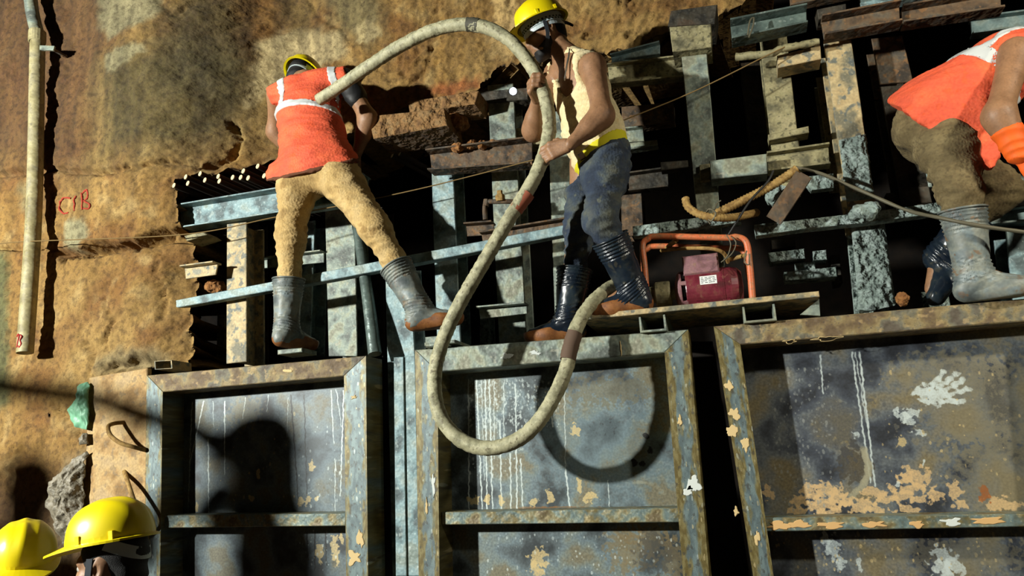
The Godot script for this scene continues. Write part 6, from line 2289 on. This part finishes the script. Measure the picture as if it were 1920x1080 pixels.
func standing(base: Vector3, fwd: Vector3, head: Vector3, tall := 0.0) -> Dictionary:
	var f := Vector3(fwd.x, 0, fwd.z).normalized()
	var r := f.cross(Vector3.UP)
	var h := (head.y - base.y) / 1.56 if tall == 0.0 else tall
	var at := func(x: float, y: float, z: float) -> Vector3: return base + r * x * h + Vector3(0, y * h, 0) + f * z * h
	return {"pelvis": at.call(0, 0.93, 0), "chest": at.call(0, 1.22, 0), "neck": at.call(0, 1.42, 0.0), "hipL": at.call(-0.08, 0.88, 0), "hipR": at.call(0.08, 0.88, 0), "kneeL": at.call(-0.1, 0.48, 0.02), "kneeR": at.call(0.1, 0.48, 0.02), "ankL": at.call(-0.11, 0.108, 0), "ankR": at.call(0.11, 0.108, 0),
		"shL": at.call(-0.19, 1.36, 0), "shR": at.call(0.19, 1.36, 0), "elL": at.call(-0.25, 1.08, -0.03), "elR": at.call(0.25, 1.08, -0.03), "wrL": at.call(-0.25, 0.83, 0.05), "wrR": at.call(0.25, 0.83, 0.05), "head": head, "head_basis": orient(fwd, Vector3.UP), "toeL": f, "toeR": f}


func onlooker(head: Vector3, fwd: Vector3, base_y: float, label: String, shirt: Color, arm := [], tall := 0.0) -> Node3D:
	var f := Vector3(fwd.x, 0, fwd.z).normalized()
	var base := Vector3(head.x, base_y, head.z) - f * 0.03
	var J := standing(base, fwd, head, tall)
	if arm.size():
		J.elR = arm[0]
		J.wrR = arm[1]
		J.elL = arm[2]
		J.wrL = arm[3]
	var o := thing("person", base, label, "person")
	var r := f.cross(Vector3.UP)
	put(body_mesh(J, [hand_sdf(J.wrL, Vector3.DOWN, r, f), hand_sdf(J.wrR, Vector3.DOWN if arm.is_empty() else arm[1] - arm[0], -r, f)]), "body", M.skin, o)
	hair(o, J)
	eyes(o, J)
	helmet(o, J.head, J.head_basis, M.helmet, M.band, true, 0.074, true)
	var sm := worn_mat(worn([shirt.darkened(0.3), shirt, shirt.lightened(0.1)], 0.012, 401, shirt.darkened(0.2), 0.75, 0.03, Color.BLACK, 2.0, 128), 0.9, 0.0)
	garment(J, "shirt", sm, o, func(s: Sdf):
		add_torso(s, J, 0.012)
		for e in ["L", "R"]:
			s.cap(J["sh" + e], (J["sh" + e] as Vector3).lerp(J["el" + e], 0.8), 0.07, 0.06)
		s.cut(J.pelvis - Vector3(0, 0.06, 0), Vector3.DOWN)
		s.cut(J.neck + Vector3(0, 0.03, 0), Vector3.UP), bounds([J.pelvis, J.shL, J.shR, J.elL, J.elR, J.neck], 0.16), 0.012)
	trousers(J, o, M.brown_cloth, 0.012, J.pelvis + Vector3(0, 0.02, 0), Vector3.UP)
	boot(o, J.kneeL, J.ankL, f, Vector3.UP, M.boot, M.sole, 0.22)
	boot(o, J.kneeR, J.ankR, f, Vector3.UP, M.boot, M.sole, 0.22)
	return o


func onlookers() -> void:
	onlooker(P(210, 1060, 1.2), Vector3(-0.95, -0.12, 0.22), 0.0, "onlooker in a yellow helmet with grey webbing at the lower left, his ear showing", Color(0.18, 0.2, 0.24))
	onlooker(P(38, 1082, 0.98), Vector3(0.72, -0.28, 0.62), 0.0, "onlooker in a yellow helmet cut off by the lower left corner", Color(0.3, 0.26, 0.2))
	# two men standing between the lamp and the work, out of the picture: their shadows fall across the left
	var cast := func(px: float, py: float, z: float) -> Vector3:
		var s := P(px, py, -0.12)
		return s.lerp(LAMP, (z - s.z) / (LAMP.z - s.z))
	var head: Vector3 = cast.call(488, 890, 2.0)
	var reach := [cast.call(415, 836, 2.0), cast.call(335, 800, 2.0), cast.call(405, 930, 2.05), cast.call(340, 985, 2.05)]
	onlooker(head, Vector3(-0.87, -0.25, -0.5), head.y - 1.43, "onlooker out of the picture on the left, arm stretched along a pole", Color(0.2, 0.2, 0.22), reach, 1.0)
	org = reach[1]
	tag(put(tube(spline([cast.call(365, 802, 2.05), cast.call(220, 758, 2.05), cast.call(60, 735, 2.05), cast.call(-120, 700, 2.05)], 0.05), 0.036, 0.042, 12), "wooden_pole", M.olive, self), "long pole held out by the onlooker left of the picture", "pole")
	var head2: Vector3 = cast.call(70, 985, 2.2)
	onlooker(head2, Vector3(0.6, -0.1, -0.8), head2.y - 1.46, "onlooker out of the picture on the far left, arms hanging", Color(0.25, 0.2, 0.16), [], 1.0)
	org = Vector3(head.x, 0, head.z)
	for h in [[head + Vector3(0, 0.13, 0), "earth mound under the onlooker with the pole"], [head2 + Vector3(0, 0.1, 0), "earth mound under the onlooker with hanging arms"]]:
		var top: float = h[0].y - 1.56
		if top > 0.05:
			org = Vector3(h[0].x, 0, h[0].z)
			tag(put(lathe(org, Vector3.UP, [[0.0, 0.0], [0.46, 0.0], [0.40, top * 0.5], [0.34, top * 0.9], [0.28, top], [0.0, top]], 20), "earth_mound", M.clod, self), h[1], "mound")
